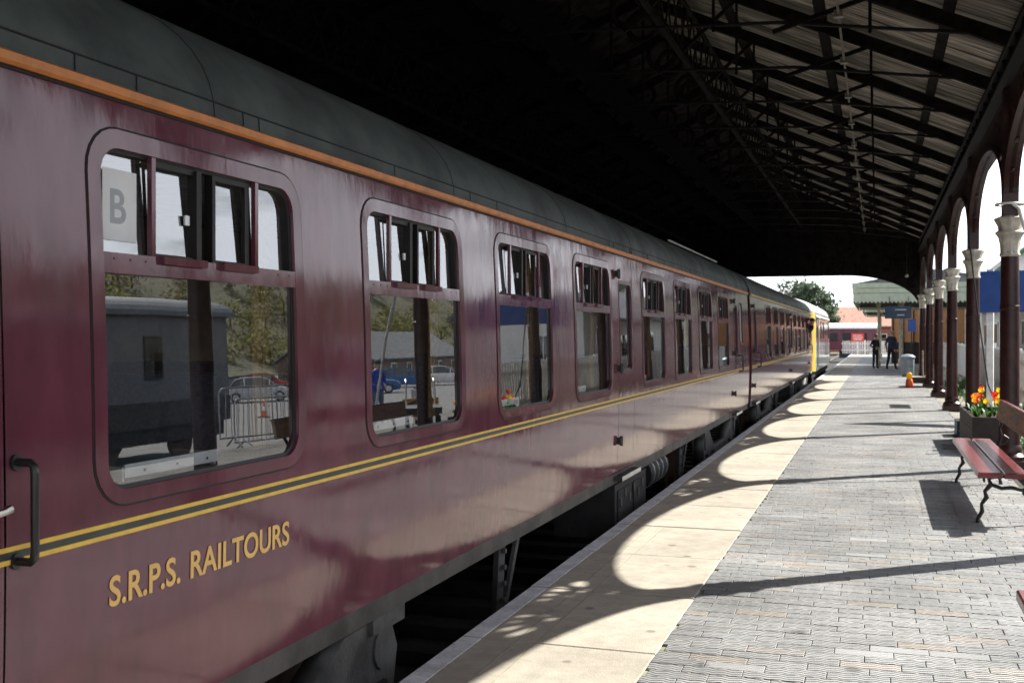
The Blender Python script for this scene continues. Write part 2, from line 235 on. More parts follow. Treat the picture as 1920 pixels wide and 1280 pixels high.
# ------------------------------------------------------------------ mesh helpers
SPLIT = {}
class MB:
    def __init__(s): s.v = []; s.f = []; s.m = []; s.mi = 0
    def q(s, pts, mi=None):
        b = len(s.v); s.v += [tuple(p) for p in pts]; s.f.append(tuple(range(b, b + len(pts)))); s.m.append(s.mi if mi is None else mi); return s
    def box(s, x0, x1, y0, y1, z0, z1):
        b = len(s.v)
        s.v += [(x0, y0, z0), (x1, y0, z0), (x1, y1, z0), (x0, y1, z0), (x0, y0, z1), (x1, y0, z1), (x1, y1, z1), (x0, y1, z1)]
        for f in ((0, 3, 2, 1), (4, 5, 6, 7), (0, 1, 5, 4), (1, 2, 6, 5), (2, 3, 7, 6), (3, 0, 4, 7)): s.f.append(tuple(b + i for i in f)); s.m.append(s.mi)
        return s
    def obox(s, c, ax, hx, hy, hz):
        """oriented box: centre, 3x3 axes, half sizes"""
        b = len(s.v); c = Vector(c); A = [Vector(a) for a in ax]
        for sx, sy, sz in ((-1, -1, -1), (1, -1, -1), (1, 1, -1), (-1, 1, -1), (-1, -1, 1), (1, -1, 1), (1, 1, 1), (-1, 1, 1)):
            s.v.append(tuple(c + A[0] * hx * sx + A[1] * hy * sy + A[2] * hz * sz))
        for f in ((0, 3, 2, 1), (4, 5, 6, 7), (0, 1, 5, 4), (1, 2, 6, 5), (2, 3, 7, 6), (3, 0, 4, 7)): s.f.append(tuple(b + i for i in f)); s.m.append(s.mi)
        return s
    def beam(s, p0, p1, w, h, up=(0, 0, 1)):
        p0, p1 = Vector(p0), Vector(p1); d = (p1 - p0); l = d.length; d /= l
        side = d.cross(Vector(up));
        if side.length < 1e-4: side = d.cross(Vector((1, 0, 0)))
        side.normalize(); u = side.cross(d)
        return s.obox((p0 + p1) / 2, (d, side, u), l / 2, w / 2, h / 2)
    def tube(s, pts, r, n=8, cap=True):
        pts = [Vector(p) for p in pts]; rs = r if isinstance(r, (list, tuple)) else [r] * len(pts); b = len(s.v); prev = None
        for i, p in enumerate(pts):
            d = (pts[min(i + 1, len(pts) - 1)] - pts[max(i - 1, 0)]).normalized()
            if prev is None: a = d.orthogonal().normalized()
            else:
                a = prev - d * prev.dot(d)
                a = a.normalized() if a.length > 1e-5 else d.orthogonal().normalized()
            prev = a; c = d.cross(a)
            for k in range(n):
                t = 2 * math.pi * k / n; s.v.append(tuple(p + (a * math.cos(t) + c * math.sin(t)) * rs[i]))
        for i in range(len(pts) - 1):
            for k in range(n):
                s.f.append((b + i * n + k, b + i * n + (k + 1) % n, b + (i + 1) * n + (k + 1) % n, b + (i + 1) * n + k)); s.m.append(s.mi)
        if cap:
            s.f.append(tuple(b + k for k in reversed(range(n)))); s.m.append(s.mi)
            e = b + (len(pts) - 1) * n; s.f.append(tuple(e + k for k in range(n))); s.m.append(s.mi)
        return s
    def lathe(s, prof, c=(0, 0, 0), n=20):
        b = len(s.v)
        for r, z in prof:
            for k in range(n):
                t = 2 * math.pi * k / n; s.v.append((c[0] + r * math.cos(t), c[1] + r * math.sin(t), c[2] + z))
        for i in range(len(prof) - 1):
            for k in range(n):
                s.f.append((b + i * n + k, b + i * n + (k + 1) % n, b + (i + 1) * n + (k + 1) % n, b + (i + 1) * n + k)); s.m.append(s.mi)
        s.f.append(tuple(b + k for k in reversed(range(n)))); s.m.append(s.mi)
        e = b + (len(prof) - 1) * n; s.f.append(tuple(e + k for k in range(n))); s.m.append(s.mi)
        return s
    def prism(s, poly, axis, a, b):
        """polygon (2D) extruded along axis 'x','y' or 'z' from a to b"""
        def P(p, t):
            return {'x': (t, p[0], p[1]), 'y': (p[0], t, p[1]), 'z': (p[0], p[1], t)}[axis]
        n = len(poly); k = len(s.v)
        s.v += [P(p, a) for p in poly] + [P(p, b) for p in poly]
        s.f.append(tuple(k + i for i in range(n))); s.m.append(s.mi); s.f.append(tuple(k + n + i for i in reversed(range(n)))); s.m.append(s.mi)
        for i in range(n): s.f.append((k + i, k + n + i, k + n + (i + 1) % n, k + (i + 1) % n)); s.m.append(s.mi)
        return s
    def clusters(s):
        par = list(range(len(s.v)))
        def find(i):
            while par[i] != i: par[i] = par[par[i]]; i = par[i]
            return i
        for f in s.f:
            for k in f[1:]: par[find(k)] = find(f[0])
        isl = {}
        for i in range(len(s.v)): isl.setdefault(find(i), []).append(i)
        ks = list(isl)
        if len(ks) < 2 or len(ks) > 260: return [s]
        A = np.array(s.v); lo = np.array([A[isl[k]].min(0) for k in ks]) - .004; hi = np.array([A[isl[k]].max(0) for k in ks]) + .004
        p2 = list(range(len(ks)))
        def f2(i):
            while p2[i] != i: p2[i] = p2[p2[i]]; i = p2[i]
            return i
        for i in range(len(ks)):
            for j in np.nonzero((lo[i] <= hi).all(1) & (hi[i] >= lo).all(1))[0]: p2[f2(int(j))] = f2(i)
        lab = {k: f2(i) for i, k in enumerate(ks)}; roots = sorted(set(lab.values()))
        if len(roots) < 2: return [s]
        out = {r: MB() for r in roots}; mp = {}
        for k in ks:
            for i in isl[k]: t = out[lab[k]]; mp[i] = len(t.v); t.v.append(s.v[i])
        for f, m_ in zip(s.f, s.m): t = out[lab[find(f[0])]]; t.f.append(tuple(mp[i] for i in f)); t.m.append(m_)
        return list(out.values())
    def mesh(s, name, mats, smooth=False, recalc=True):
        cl = s.clusters(); me = cl[0].mesh1(name, mats, smooth, recalc)
        if len(cl) > 1: SPLIT[me.name] = [c.mesh1(name, mats, smooth, recalc) for c in cl[1:]]
        return me
    def mesh1(s, name, mats, smooth=False, recalc=True):
        me = bpy.data.meshes.new(name); me.from_pydata(s.v, [], s.f)
        for m in (mats if isinstance(mats, (list, tuple)) else [mats]): me.materials.append(MATS[m])
        if any(s.m): me.polygons.foreach_set('material_index', s.m)
        if recalc:
            bm = bmesh.new(); bm.from_mesh(me); bmesh.ops.recalc_face_normals(bm, faces=bm.faces); bm.to_mesh(me); bm.free()
        if smooth:
            me.polygons.foreach_set('use_smooth', [True] * len(me.polygons))
            try: me.set_sharp_from_angle(angle=R(38))
            except Exception: pass
        me.update(); return me
    def build(s, name, mats, parent=None, loc=(0, 0, 0), rot=(0, 0, 0), smooth=False, recalc=True):
        return put(name, s.mesh(name, mats, smooth, recalc), parent, loc, rot)
def put(name, me, parent=None, loc=(0, 0, 0), rot=(0, 0, 0)):
    o = bpy.data.objects.new(name, me); COL.objects.link(o); o.parent = parent; o.location = loc; o.rotation_euler = rot
    for m_ in SPLIT.get(me.name, ()) if me else ():
        e = bpy.data.objects.new(name, m_); COL.objects.link(e); e.parent = parent; e.location = loc; e.rotation_euler = rot
    return o
def tag(o, label, cat, group=None, kind=None):
    o['label'] = label; o['category'] = cat
    if group: o['group'] = group
    if kind: o['kind'] = kind
    return o
def struct(o): o['kind'] = 'structure'; return o
def thing(name, label, cat, loc=(0, 0, 0), rz=0, group=None):
    o = bpy.data.objects.new(name, None); COL.objects.link(o); o.location = loc; o.rotation_euler = (0, 0, rz); o.empty_display_size = .2
    return tag(o, label, cat, group)
def kids(o): return [c for c in bpy.data.objects if c.parent == o]
def dup(o, loc=None, rz=None, label=None, parent=None, mats=None):
    c = o.copy(); COL.objects.link(c); c.parent = parent
    if loc is not None: c.location = loc
    if rz is not None: c.rotation_euler = (0, 0, rz)
    if label: c['label'] = label
    for k in kids(o): dup(k, parent=c)
    return c
def fill2d(outlines, ext, bevel=0):
    cu = bpy.data.curves.new('tmp', 'CURVE'); cu.dimensions = '2D'; cu.fill_mode = 'BOTH'; cu.extrude = ext
    for pts in outlines:
        sp = cu.splines.new('POLY'); sp.points.add(len(pts) - 1)
        for i, p in enumerate(pts): sp.points[i].co = (p[0], p[1], 0, 1)
        sp.use_cyclic_u = True
    o = bpy.data.objects.new('tmp', cu); COL.objects.link(o)
    me = bpy.data.meshes.new_from_object(o.evaluated_get(bpy.context.evaluated_depsgraph_get()))
    bpy.data.objects.remove(o); bpy.data.curves.remove(cu); return me
def remap(me, fn, mat):
    for v in me.vertices: v.co = fn(v.co)
    me.materials.clear(); me.materials.append(MATS[mat])
    bm = bmesh.new(); bm.from_mesh(me); bmesh.ops.remove_doubles(bm, verts=bm.verts, dist=1e-5); bmesh.ops.recalc_face_normals(bm, faces=bm.faces); bm.to_mesh(me); bm.free()
    return me
def textmesh(txt, size, ext, mat, offset=0, spacing=1):
    cu = bpy.data.curves.new('tmp', 'FONT'); cu.body = txt; cu.size = size; cu.extrude = ext; cu.offset = offset; cu.space_character = spacing
    o = bpy.data.objects.new('tmp', cu); COL.objects.link(o); bpy.context.view_layer.update()
    me = bpy.data.meshes.new_from_object(o.evaluated_get(bpy.context.evaluated_depsgraph_get()))
    bpy.data.objects.remove(o); me.materials.clear(); me.materials.append(MATS[mat]); return me
def rrect(y0, y1, z0, z1, r, seg=6, sub=6):
    """rounded rectangle outline with subdivided edges, fixed point count"""
    cs = [(y1 - r, z0 + r, -90), (y1 - r, z1 - r, 0), (y0 + r, z1 - r, 90), (y0 + r, z0 + r, 180)]; out = []
    arcs = [[(cy + r * math.cos(R(a + 90 * k / seg)), cz + r * math.sin(R(a + 90 * k / seg))) for k in range(seg + 1)] for cy, cz, a in cs]
    for i in range(4):
        out += arcs[i]; p, q = arcs[i][-1], arcs[(i + 1) % 4][0]
        out += [(p[0] + (q[0] - p[0]) * k / sub, p[1] + (q[1] - p[1]) * k / sub) for k in range(1, sub)]
    return out

# ------------------------------------------------------------------ ground, track, platform
RAIL = -.75
g = MB()
g.q([(-900, -300, -1.12), (900, -300, -1.12), (900, 1500, -1.12), (-900, 1500, -1.12)]); struct(g.build('ground', 'grass'))
b = MB(); xs = [-9, -3.4, -2.9, .15]; 
b.q([(-7.5, -20, -1.02), (.25, -20, -1.02), (.25, 160, -1.02), (-7.5, 160, -1.02)])
trk = struct(b.build('track_bed', 'ballast'))
CX = -1.37
for sx in (-.7425, .7425):
    b = MB(); x = CX + sx
    b.prism([(x - .07, RAIL - .15), (x + .07, RAIL - .15), (x + .07, RAIL - .13), (x + .012, RAIL - .11), (x + .012, RAIL - .04), (x + .035, RAIL - .03), (x + .035, RAIL), (x - .035, RAIL), (x - .035, RAIL - .03), (x - .012, RAIL - .04), (x - .012, RAIL - .11), (x - .07, RAIL - .13)], 'y', -20, 150)
    b.build('rail', 'rail_steel', trk)
b = MB().box(CX - 1.3, CX + 1.3, -.125, .125, -1.02, RAIL - .15); sm = b.mesh('sleeper', 'sleeper')
for i in range(75): put('sleeper', sm, trk, (0, -4 + i * .76, 0))
PX0, PX1, PX2 = .19, .30, 1.235      # edge, inner side of the painted edge, start of the pavers
PEND = 98
p = MB(); p.box(PX0 + .06, 3.72, -20, PEND, -1.1, -.012); plat = struct(p.build('platform', 'joint_dirt'))
b = MB(); b.box(PX0 + .02, PX0 + .058, -20, PEND, -1.1, -.12); b.build('platform_face', 'platform_wall', plat)
def bevbox(x0, x1, y0, y1, z0, z1, c):
    m = MB(); m.v = [(x0, y0, z0), (x1, y0, z0), (x1, y1, z0), (x0, y1, z0), (x0, y0, z1 - c), (x1, y0, z1 - c), (x1, y1, z1 - c), (x0, y1, z1 - c), (x0 + c, y0 + c, z1), (x1 - c, y0 + c, z1), (x1 - c, y1 - c, z1), (x0 + c, y1 - c, z1)]
    m.f = [(0, 1, 5, 4), (1, 2, 6, 5), (2, 3, 7, 6), (3, 0, 4, 7), (4, 5, 9, 8), (5, 6, 10, 9), (6, 7, 11, 10), (7, 4, 8, 11), (8, 9, 10, 11)]; m.m = [0] * 9; return m
PITCH = 1.225
slabm = bevbox(PX0, PX2 - .006, .006, PITCH - .006, -.12, 0, .006).mesh('slab', 'slab')
edgem = MB(); edgem.box(PX0 + .004, PX1, .012, PITCH - .012, 0, .003); edgem.box(PX0 - .002, PX0 + .002, .012, PITCH - .012, -.1, -.002); edgem = edgem.mesh('edge_paint', 'edge_paint')
linem = MB(); linem.box(.49, .494, .01, PITCH - .01, .0, .0022); linem.box(.60, .603, .01, PITCH - .01, .0, .0022); linem = linem.mesh('groove', 'joint_dirt')
y = 5.5 - 5 * PITCH
while y < PEND - 1:
    dz = random.uniform(-.004, .003)
    s_ = put('slab', slabm, plat, (0, y, dz), (0, 0, random.uniform(-.002, .002))); put('edge_paint', edgem, s_)
    if y < 9: put('groove', linem, s_)
    y += PITCH
BL, BW = .285, .108
brk = bevbox(0, BL - .003, 0, BW - .003, -.03, 0, .003)
brkm = brk.mesh('brick', 'paver'); big = MB(); cnt = 0; row = 0; yb = 4.7; half = []
while yb < 62:
    off = -BL * (.5 if row % 2 else 0) + random.uniform(-.03, .03)
    x = PX2 + off
    while x < 3.70:
        x0 = max(x, PX2); x1 = min(x + BL, 3.715)
        if x1 - x0 > .06:
            dz = random.gauss(0, .0011)
            if cnt < 300 and x0 < 3.45 - (9 - yb) * .18 and x0 > 1.24 - .01 :
                sc = (x1 - x0 - .006) / (BL - .006)
                o = put('brick', brkm, plat, (x0, yb, dz), (random.gauss(0, .004), random.gauss(0, .002), random.gauss(0, .004))); o.scale.x = sc; cnt += 1
            else:
                t = bevbox(x0, x1 - .003, yb, yb + BW - .003, -.03 + dz, dz, .003); k = len(big.v)
                big.v += t.v; big.f += [tuple(i + k for i in f) for f in t.f]; big.m += t.m
        x += BL
    yb += BW; row += 1
o = big.build('brick_paving', 'paver', plat, recalc=False); o['kind'] = 'stuff'
b = MB(); b.q([(PX2, 62, -.004), (3.715, 62, -.004), (3.715, PEND, -.004), (PX2, PEND, -.004)]); b.build('far_paving', 'paver', plat)
b = MB(); b.q([(PX2, -20, -.004), (3.715, -20, -.004), (3.715, 4.7, -.004), (PX2, 4.7, -.004)]); b.build('near_paving', 'paver', plat)
for (x0, x1, y0, y1) in ((2.55, 3.0, 25.6, 26.9), (3.15, 3.6, 16.6, 17.4)):
    b = bevbox(x0, x1, y0, y1, -.01, .008, .006); mh = b.build('drain_cover', 'black_iron', plat)
    for k in range(1, 6): MB().box(x0 + .03, x1 - .03, y0 + (y1 - y0) * k / 6 - .02, y0 + (y1 - y0) * k / 6 + .02, .008, .013).build('cover_bar', 'black_iron', mh)
# border behind the columns, ramp and car park
t = MB(); t.q([(3.72, -20, -.02), (6.6, -20, -.02), (6.6, 19, -.02), (3.72, 19, -.02)]); struct(t.build('garden_border', 'garden_soil'))
t = MB(); t.q([(3.72, 19, -.02), (6.6, 19, -.02), (6.6, 110, -.02), (3.72, 110, -.02)]); struct(t.build('paved_border', 'border'))
t = MB(); t.q([(6.6, -20, -.02), (9.0, -20, -.12), (9.0, 110, -.12), (6.6, 110, -.02)]); t.q([(9.0, -20, -.12), (13, -20, -1.0), (13, 110, -1.0), (9.0, 110, -.12)]); struct(t.build('footpath', 'footpath_stone'))
t = MB(); t.q([(13, -40, -1.0), (95, -40, -1.0), (95, 150, -1.0), (13, 150, -1.0)]); struct(t.build('car_park', 'asphalt'))

# ------------------------------------------------------------------ train shed
SX, SXL, RIDX = 3.8, -6.6, -1.4
Z_GIR0, Z_EAVE, PIT = 4.55, 4.95, .445
Z_RID = Z_EAVE + (SX - RIDX) * PIT
Y0S, Y1S = -18.5, 42.3
shed = thing('train_shed', 'dark timber roofed train shed on brown iron columns over platform and track', 'train shed', (SX, 14.5, 0))
SL = Vector((SX, 14.5, 0))
def sp_(name, mb, mat, smooth=False, parent=None): return mb.build(name, mat, parent or shed, -SL if parent is None else (0, 0, 0), smooth=smooth)
COLY = [3.7 + 5.4 * k for k in range(-4, 8)]
def column_meshes():
    sh = MB(); sh.lathe([(.135, .28), (.125, .5), (.122, 1.9), (.128, 1.905), (.128, 1.95), (.12, 1.955), (.112, 2.62), (.10, 3.05), (.10, 3.06)], n=20); sh.box(-.095, .095, -.12, .12, 3.03, 4.54)
    bs = MB(); bs.box(-.21, .21, -.21, .21, 0, .10); bs.lathe([(.20, .10), (.20, .15), (.155, .19), (.16, .24), (.136, .285)], n=20)
    cp = MB(); cp.lathe([(.12, 2.54), (.135, 2.56), (.12, 2.59), (.125, 2.68), (.145, 2.77), (.19, 2.83), (.145, 2.86), (.155, 2.91), (.20, 2.985), (.20, 3.0), (.12, 3.03)], n=8)
    return sh.mesh('column', 'iron_brown', True), bs.mesh('column_base', 'iron_brown', True), cp.mesh('capital', 'cream_paint', True)
cshaft, cbase, ccap = column_meshes()
HS, AZ0, RISE = 2.57, 3.30, .85
def spandrel():
    top = Z_GIR0; el = [(2.7 - HS * math.cos(R(a)) , AZ0 + RISE * math.sin(R(a))) for a in np.linspace(0, 90, 25)]   # from column to apex
    out = [(-2.7, top), (2.7, top)] + [p for p in reversed(el)] + [(-p[0], p[1]) for p in el]
    holes = []
    def petal(cx, cz, ang, l, w):
        pts = []
        for k in range(12):
            t = 2 * math.pi * k / 12; a, bb = l * math.cos(t), w * math.sin(t) * (1 - .45 * math.cos(t))
            pts.append((cx + a * math.cos(ang) - bb * math.sin(ang), cz + a * math.sin(ang) + bb * math.cos(ang)))
        return pts
    for s in (-1, 1):
        fc = (.24 * s, 3.80)
        for ang, rr in ((8, .40), (30, .40), (52, .40), (74, .40), (96, .38)):
            a = R(ang); a2 = a if s > 0 else math.pi - a
            holes.append(petal(fc[0] + rr * math.cos(a2), fc[1] + rr * math.sin(a2) , a2 + math.pi, .13, .055))
        for (hx, hz, r_) in ((.36, 3.92, .05), (.25, 3.98, .04), (.22, 3.70, .045), (.24, 3.55, .035), (.98, 4.26, .075), (1.22, 4.34, .06), (.86, 4.42, .05), (1.08, 4.45, .04), (1.46, 4.40, .05), (1.68, 4.43, .04)):
            holes.append([(hx * s + r_ * math.cos(t), hz + r_ * math.sin(t)) for t in np.linspace(0, 2 * math.pi, 10, endpoint=False)])
    me = fill2d([out] + holes, .022)
    return remap(me, lambda c: Vector((c.z, c.x, c.y)), 'iron_brown')
spm = spandrel()
rib = MB(); 
for s in (-1, 1):
    el = [(s * (2.7 - HS * math.cos(R(a))), AZ0 + RISE * math.sin(R(a))) for a in np.linspace(0, 90, 25)]
    for i in range(24):
        (a0, z0), (a1, z1) = el[i], el[i + 1]
        rib.beam((0, a0, z0 - .0), (0, a1, z1 - .0), .17, .035, up=(1, 0, 0)) if False else rib.q([(-.085, a0, z0), (.085, a0, z0), (.085, a1, z1), (-.085, a1, z1)]).q([(-.085, a0, z0 + .04), (.085, a0, z0 + .04), (.085, a1, z1 + .04), (-.085, a1, z1 + .04)]).q([(.085, a0, z0), (.085, a1, z1), (.085, a1, z1 + .04), (.085, a0, z0 + .04)]).q([(-.085, a0, z0), (-.085, a1, z1), (-.085, a1, z1 + .04), (-.085, a0, z0 + .04)])
ribm = rib.mesh('arch_rib', 'iron_brown', True)
for yc in COLY:
    loc = Vector((SX, yc, 0)) - SL
    c = put('column', cshaft, shed, loc); c.scale = (.9, .9, 1); put('column_base', cbase, c); put('capital', ccap, c)
    s = put('spandrel', spm, shed, loc); put('arch_rib', ribm, s)
# eaves girder
gb = MB(); gb.box(SX - .16, SX + .16, Y0S, Y1S, Z_GIR0, Z_GIR0 + .05); gb.box(SX - .02, SX + .02, Y0S, Y1S, Z_GIR0 + .05, Z_EAVE - .15); gb.box(SX - .16, SX + .16, Y0S, Y1S, Z_EAVE - .15, Z_EAVE - .10)
for k in range(96): gb.box(SX - .13, SX - .02, Y0S + .3 + k * .62, Y0S + .34 + k * .62, Z_GIR0 + .05, Z_EAVE - .15)
sp_('eaves_girder', gb, 'iron_dark')
gb = MB(); gb.box(SXL - .16, SXL + .16, Y0S, Y1S, Z_GIR0, Z_EAVE - .1); sp_('eaves_girder', gb, 'iron_dark')
# left boarded wall, added to keep the far side of the shed dark
for k in range(int((Y1S - Y0S) / .88)):
    MB().box(SXL - .03, SXL + .02 + .012 * (k % 2), Y0S + k * .88, Y0S + k * .88 + .865, -1.1, Z_GIR0 - .01).build('added_wall_board', 'timber_dark', shed, -SL)
# roof covering and planks
def roofz(x): return Z_EAVE + ((SX - x) if x > RIDX else (x - SXL)) * PIT
ang = math.atan(PIT)
rc = MB(); 
for t0 in (.09,):
    rc.q([(SX + .55, Y0S - .3, roofz(SX + .55) + .10), (RIDX, Y0S - .3, Z_RID + .10), (RIDX, Y1S + .3, Z_RID + .10), (SX + .55, Y1S + .3, roofz(SX + .55) + .10)])
    rc.q([(SXL - .55, Y0S - .3, roofz(SXL - .55) + .10), (RIDX, Y0S - .3, Z_RID + .10), (RIDX, Y1S + .3, Z_RID + .10), (SXL - .55, Y1S + .3, roofz(SXL - .55) + .10)])
    rc.q([(SX + .55, Y0S - .3, roofz(SX + .55) + .14), (RIDX, Y0S - .3, Z_RID + .14), (RIDX, Y1S + .3, Z_RID + .14), (SX + .55, Y1S + .3, roofz(SX + .55) + .14)])
    rc.q([(SXL - .55, Y0S - .3, roofz(SXL - .55) + .14), (RIDX, Y0S - .3, Z_RID + .14), (RIDX, Y1S + .3, Z_RID + .14), (SXL - .55, Y1S + .3, roofz(SXL - .55) + .14)])
sp_('roof_covering', rc, 'slate')
slope = (SX + .5 - RIDX) / math.cos(ang); PW = .19
plm = MB().box(-slope / 2, slope / 2, .003, PW - .003, 0, .022).mesh('plank', 'plank')
xm = (SX + .5 + RIDX) / 2; yy = -3.0
while yy < Y1S - .1:                                       # boards laid down the slope
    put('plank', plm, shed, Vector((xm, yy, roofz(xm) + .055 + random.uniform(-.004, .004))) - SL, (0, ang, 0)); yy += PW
lb = MB(); axr = (Vector((math.cos(ang), 0, -math.sin(ang))), Vector((0, 1, 0)), Vector((math.sin(ang), 0, math.cos(ang)))); axl = (Vector((math.cos(ang), 0, math.sin(ang))), Vector((0, 1, 0)), Vector((-math.sin(ang), 0, math.cos(ang))))
xl = (SXL - .5 + RIDX) / 2; yy = Y0S
while yy < Y1S - .1:
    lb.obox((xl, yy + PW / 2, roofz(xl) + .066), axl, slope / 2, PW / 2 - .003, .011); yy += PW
o = sp_('left_planking', lb, 'plank_shade'); o['kind'] = 'stuff'
lb = MB(); yy = Y0S
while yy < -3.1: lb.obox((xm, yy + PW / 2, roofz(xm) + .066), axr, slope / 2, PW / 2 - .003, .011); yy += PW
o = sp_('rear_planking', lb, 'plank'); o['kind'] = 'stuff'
for x in (3.05, 1.55, .1, -2.9, -4.4, -5.8):      # purlins
    sg = 1 if x > RIDX else -1
    b = MB(); ax = (Vector((math.cos(ang), 0, -sg * math.sin(ang))), Vector((0, 1, 0)), Vector((sg * math.sin(ang), 0, math.cos(ang))))
    b.obox((x, (Y0S + Y1S) / 2, roofz(x) + .0), ax, .06, (Y1S - Y0S) / 2, .05); sp_('purlin', b, 'timber_dark')
b = MB().box(RIDX - .04, RIDX + .04, Y0S, Y1S, Z_RID - .28, Z_RID + .02); sp_('ridge_beam', b, 'timber_dark')
# smoke trough over the track
b = MB()
b.beam((-1.75, Y0S, 5.45), (-1.75, Y1S, 5.5), .05, .45); b.beam((-2.7, Y0S, 5.5), (-2.7, Y1S, 5.5), .05, .45)
sp_('smoke_board', b, 'flat_black')
# longitudinal lattice under the ridge
b = MB()
for (lx, z0, z1) in ((-.35, 5.55, 6.35), (-4.3, 5.0, 5.75)):
    b.beam((lx, Y0S, z0), (lx, Y1S, z0), .06, .06); b.beam((lx, Y0S, z1), (lx, Y1S, z1), .06, .06)
    n = int((Y1S - Y0S) / .575)
    for k in range(n):
        y0 = Y0S + k * .575
        b.beam((lx, y0, z0), (lx, y0 + .575, z1), .02, .05); b.beam((lx, y0 + .575, z0), (lx, y0, z1), .02, .05)
sp_('lattice_girder', b, 'timber_dark')
TY = [13.45 + 2.3 * k for k in range(-13, 13)]
def ring(c, r, rr, n=18): return [(c[0] + r * math.cos(t), c[1], c[2] + r * math.sin(t)) for t in np.linspace(0, 2 * math.pi, n)]
tr = MB()
for s, xe in ((1, SX), (-1, SXL)): tr.beam((xe, 0, Z_EAVE - .12), (RIDX, 0, Z_RID - .12), .09, .16)
rafm = tr.mesh('rafter', 'timber_dark')
tt = MB(); zt = 5.42
tt.tube([(SX, 0, Z_EAVE - .03), (1.2, 0, zt - .12), (RIDX, 0, zt), (-4, 0, zt - .12), (SXL, 0, Z_EAVE - .03)], .022, 6); tiem = tt.mesh('tie_rod', 'iron_dark')
st = MB()
for xx in (2.2, .4, -3.2, -5.0):
    zz0 = Z_EAVE + (zt - Z_EAVE) * (1 - abs(xx - RIDX) / 5.2); st.tube([(xx, 0, zz0), (xx, 0, roofz(xx) - .15)], .02, 6)
    x2 = xx + (1.1 if xx < RIDX else -1.1); z2 = Z_EAVE + (zt - Z_EAVE) * (1 - abs(x2 - RIDX) / 5.2)
    st.beam((xx, 0, roofz(xx) - .15), (x2, 0, z2), .05, .05)
st.tube([(RIDX, 0, zt), (RIDX, 0, Z_RID - .2)], .025, 6)
for c in ((-.95, 0, 6.05), (-1.85, 0, 6.05), (-.65, 0, 5.62), (-2.2, 0, 5.62)): st.tube(ring(c, .2, 0), .04, 6, False)
stm = st.mesh('strut', 'timber_dark')
for ty in TY:
    r_ = put('rafter', rafm, shed, Vector((0, ty, 0)) - SL); put('tie_rod', tiem, r_); put('strut', stm, r_)
# pale conduit with lamp brackets under the roof
b = MB(); b.tube([(1.85, Y0S, 5.34), (1.85, Y1S, 5.34)], .016, 6)
for ty in TY: b.box(1.80, 1.90, ty - .05, ty + .05, 5.30, 5.38)
sp_('conduit', b, 'conduit')
# end screen
def endscreen():
    bot = 3.78
    pts = [(SX + .1, Z_EAVE), (RIDX, Z_RID), (SXL - .1, Z_EAVE), (SXL - .1, -1.0), (SXL + .1, -1.0)]
    pts += [(SXL + .1 + 2.6 * (1 - math.cos(R(a))), 2.6 + (bot - 2.6) * math.sin(R(a))) for a in np.linspace(0, 90, 14)]
    pts += [(SX - .1 - 2.6 * (1 - math.cos(R(a))), 2.6 + (bot - 2.6) * math.sin(R(a))) for a in np.linspace(90, 0, 14)]
    pts += [(SX + .1, 2.6)]
    return remap(fill2d([pts], .04), lambda c: Vector((c.x, Y1S + .05 + c.z, c.y)), 'timber_dark')
put('end_screen', endscreen(), shed, -SL)
b = MB()
for k in range(26):
    x = SXL + .2 + k * .4; b.box(x - .012, x + .012, Y1S - .012, Y1S + .009, 3.8, roofz(min(max(x, SXL), SX)) - .05)
sp_('screen_batten', b, 'iron_dark')
b = MB(); b.lathe([(.05, 0), (.06, .05), (.03, .1)], (3.25, 40.6, 3.6), 12); sp_('bulb_holder', b, 'cream_paint'); sp_('bulb_cord', MB().tube([(3.25, 40.6, 3.7), (3.25, 40.6, 4.8)], .01, 6), 'black_iron')
# rain pipes at two columns
b = MB(); b.tube([(SX + .02, 14.36, 3.16), (SX + .08, 14.33, 3.10), (SX + .42, 14.2, 1.75), (SX + .72, 14.1, .02)], .022, 8); b.tube([(SX + .16 * math.cos(a), 14.5 + .16 * math.sin(a), 3.17) for a in np.linspace(0, 2 * math.pi, 16)], .015, 6, False); sp_('rain_pipe', b, 'white_paint', True)
b = MB(); b.tube([(SX - .1, 19.8, 3.9), (SX - .06, 19.75, 3.1), (SX + .05, 19.6, 2.0), (SX + .2, 19.5, .8), (SX + .5, 19.4, .02)], .012, 6); sp_('hanging_cable', b, 'black_iron', True)

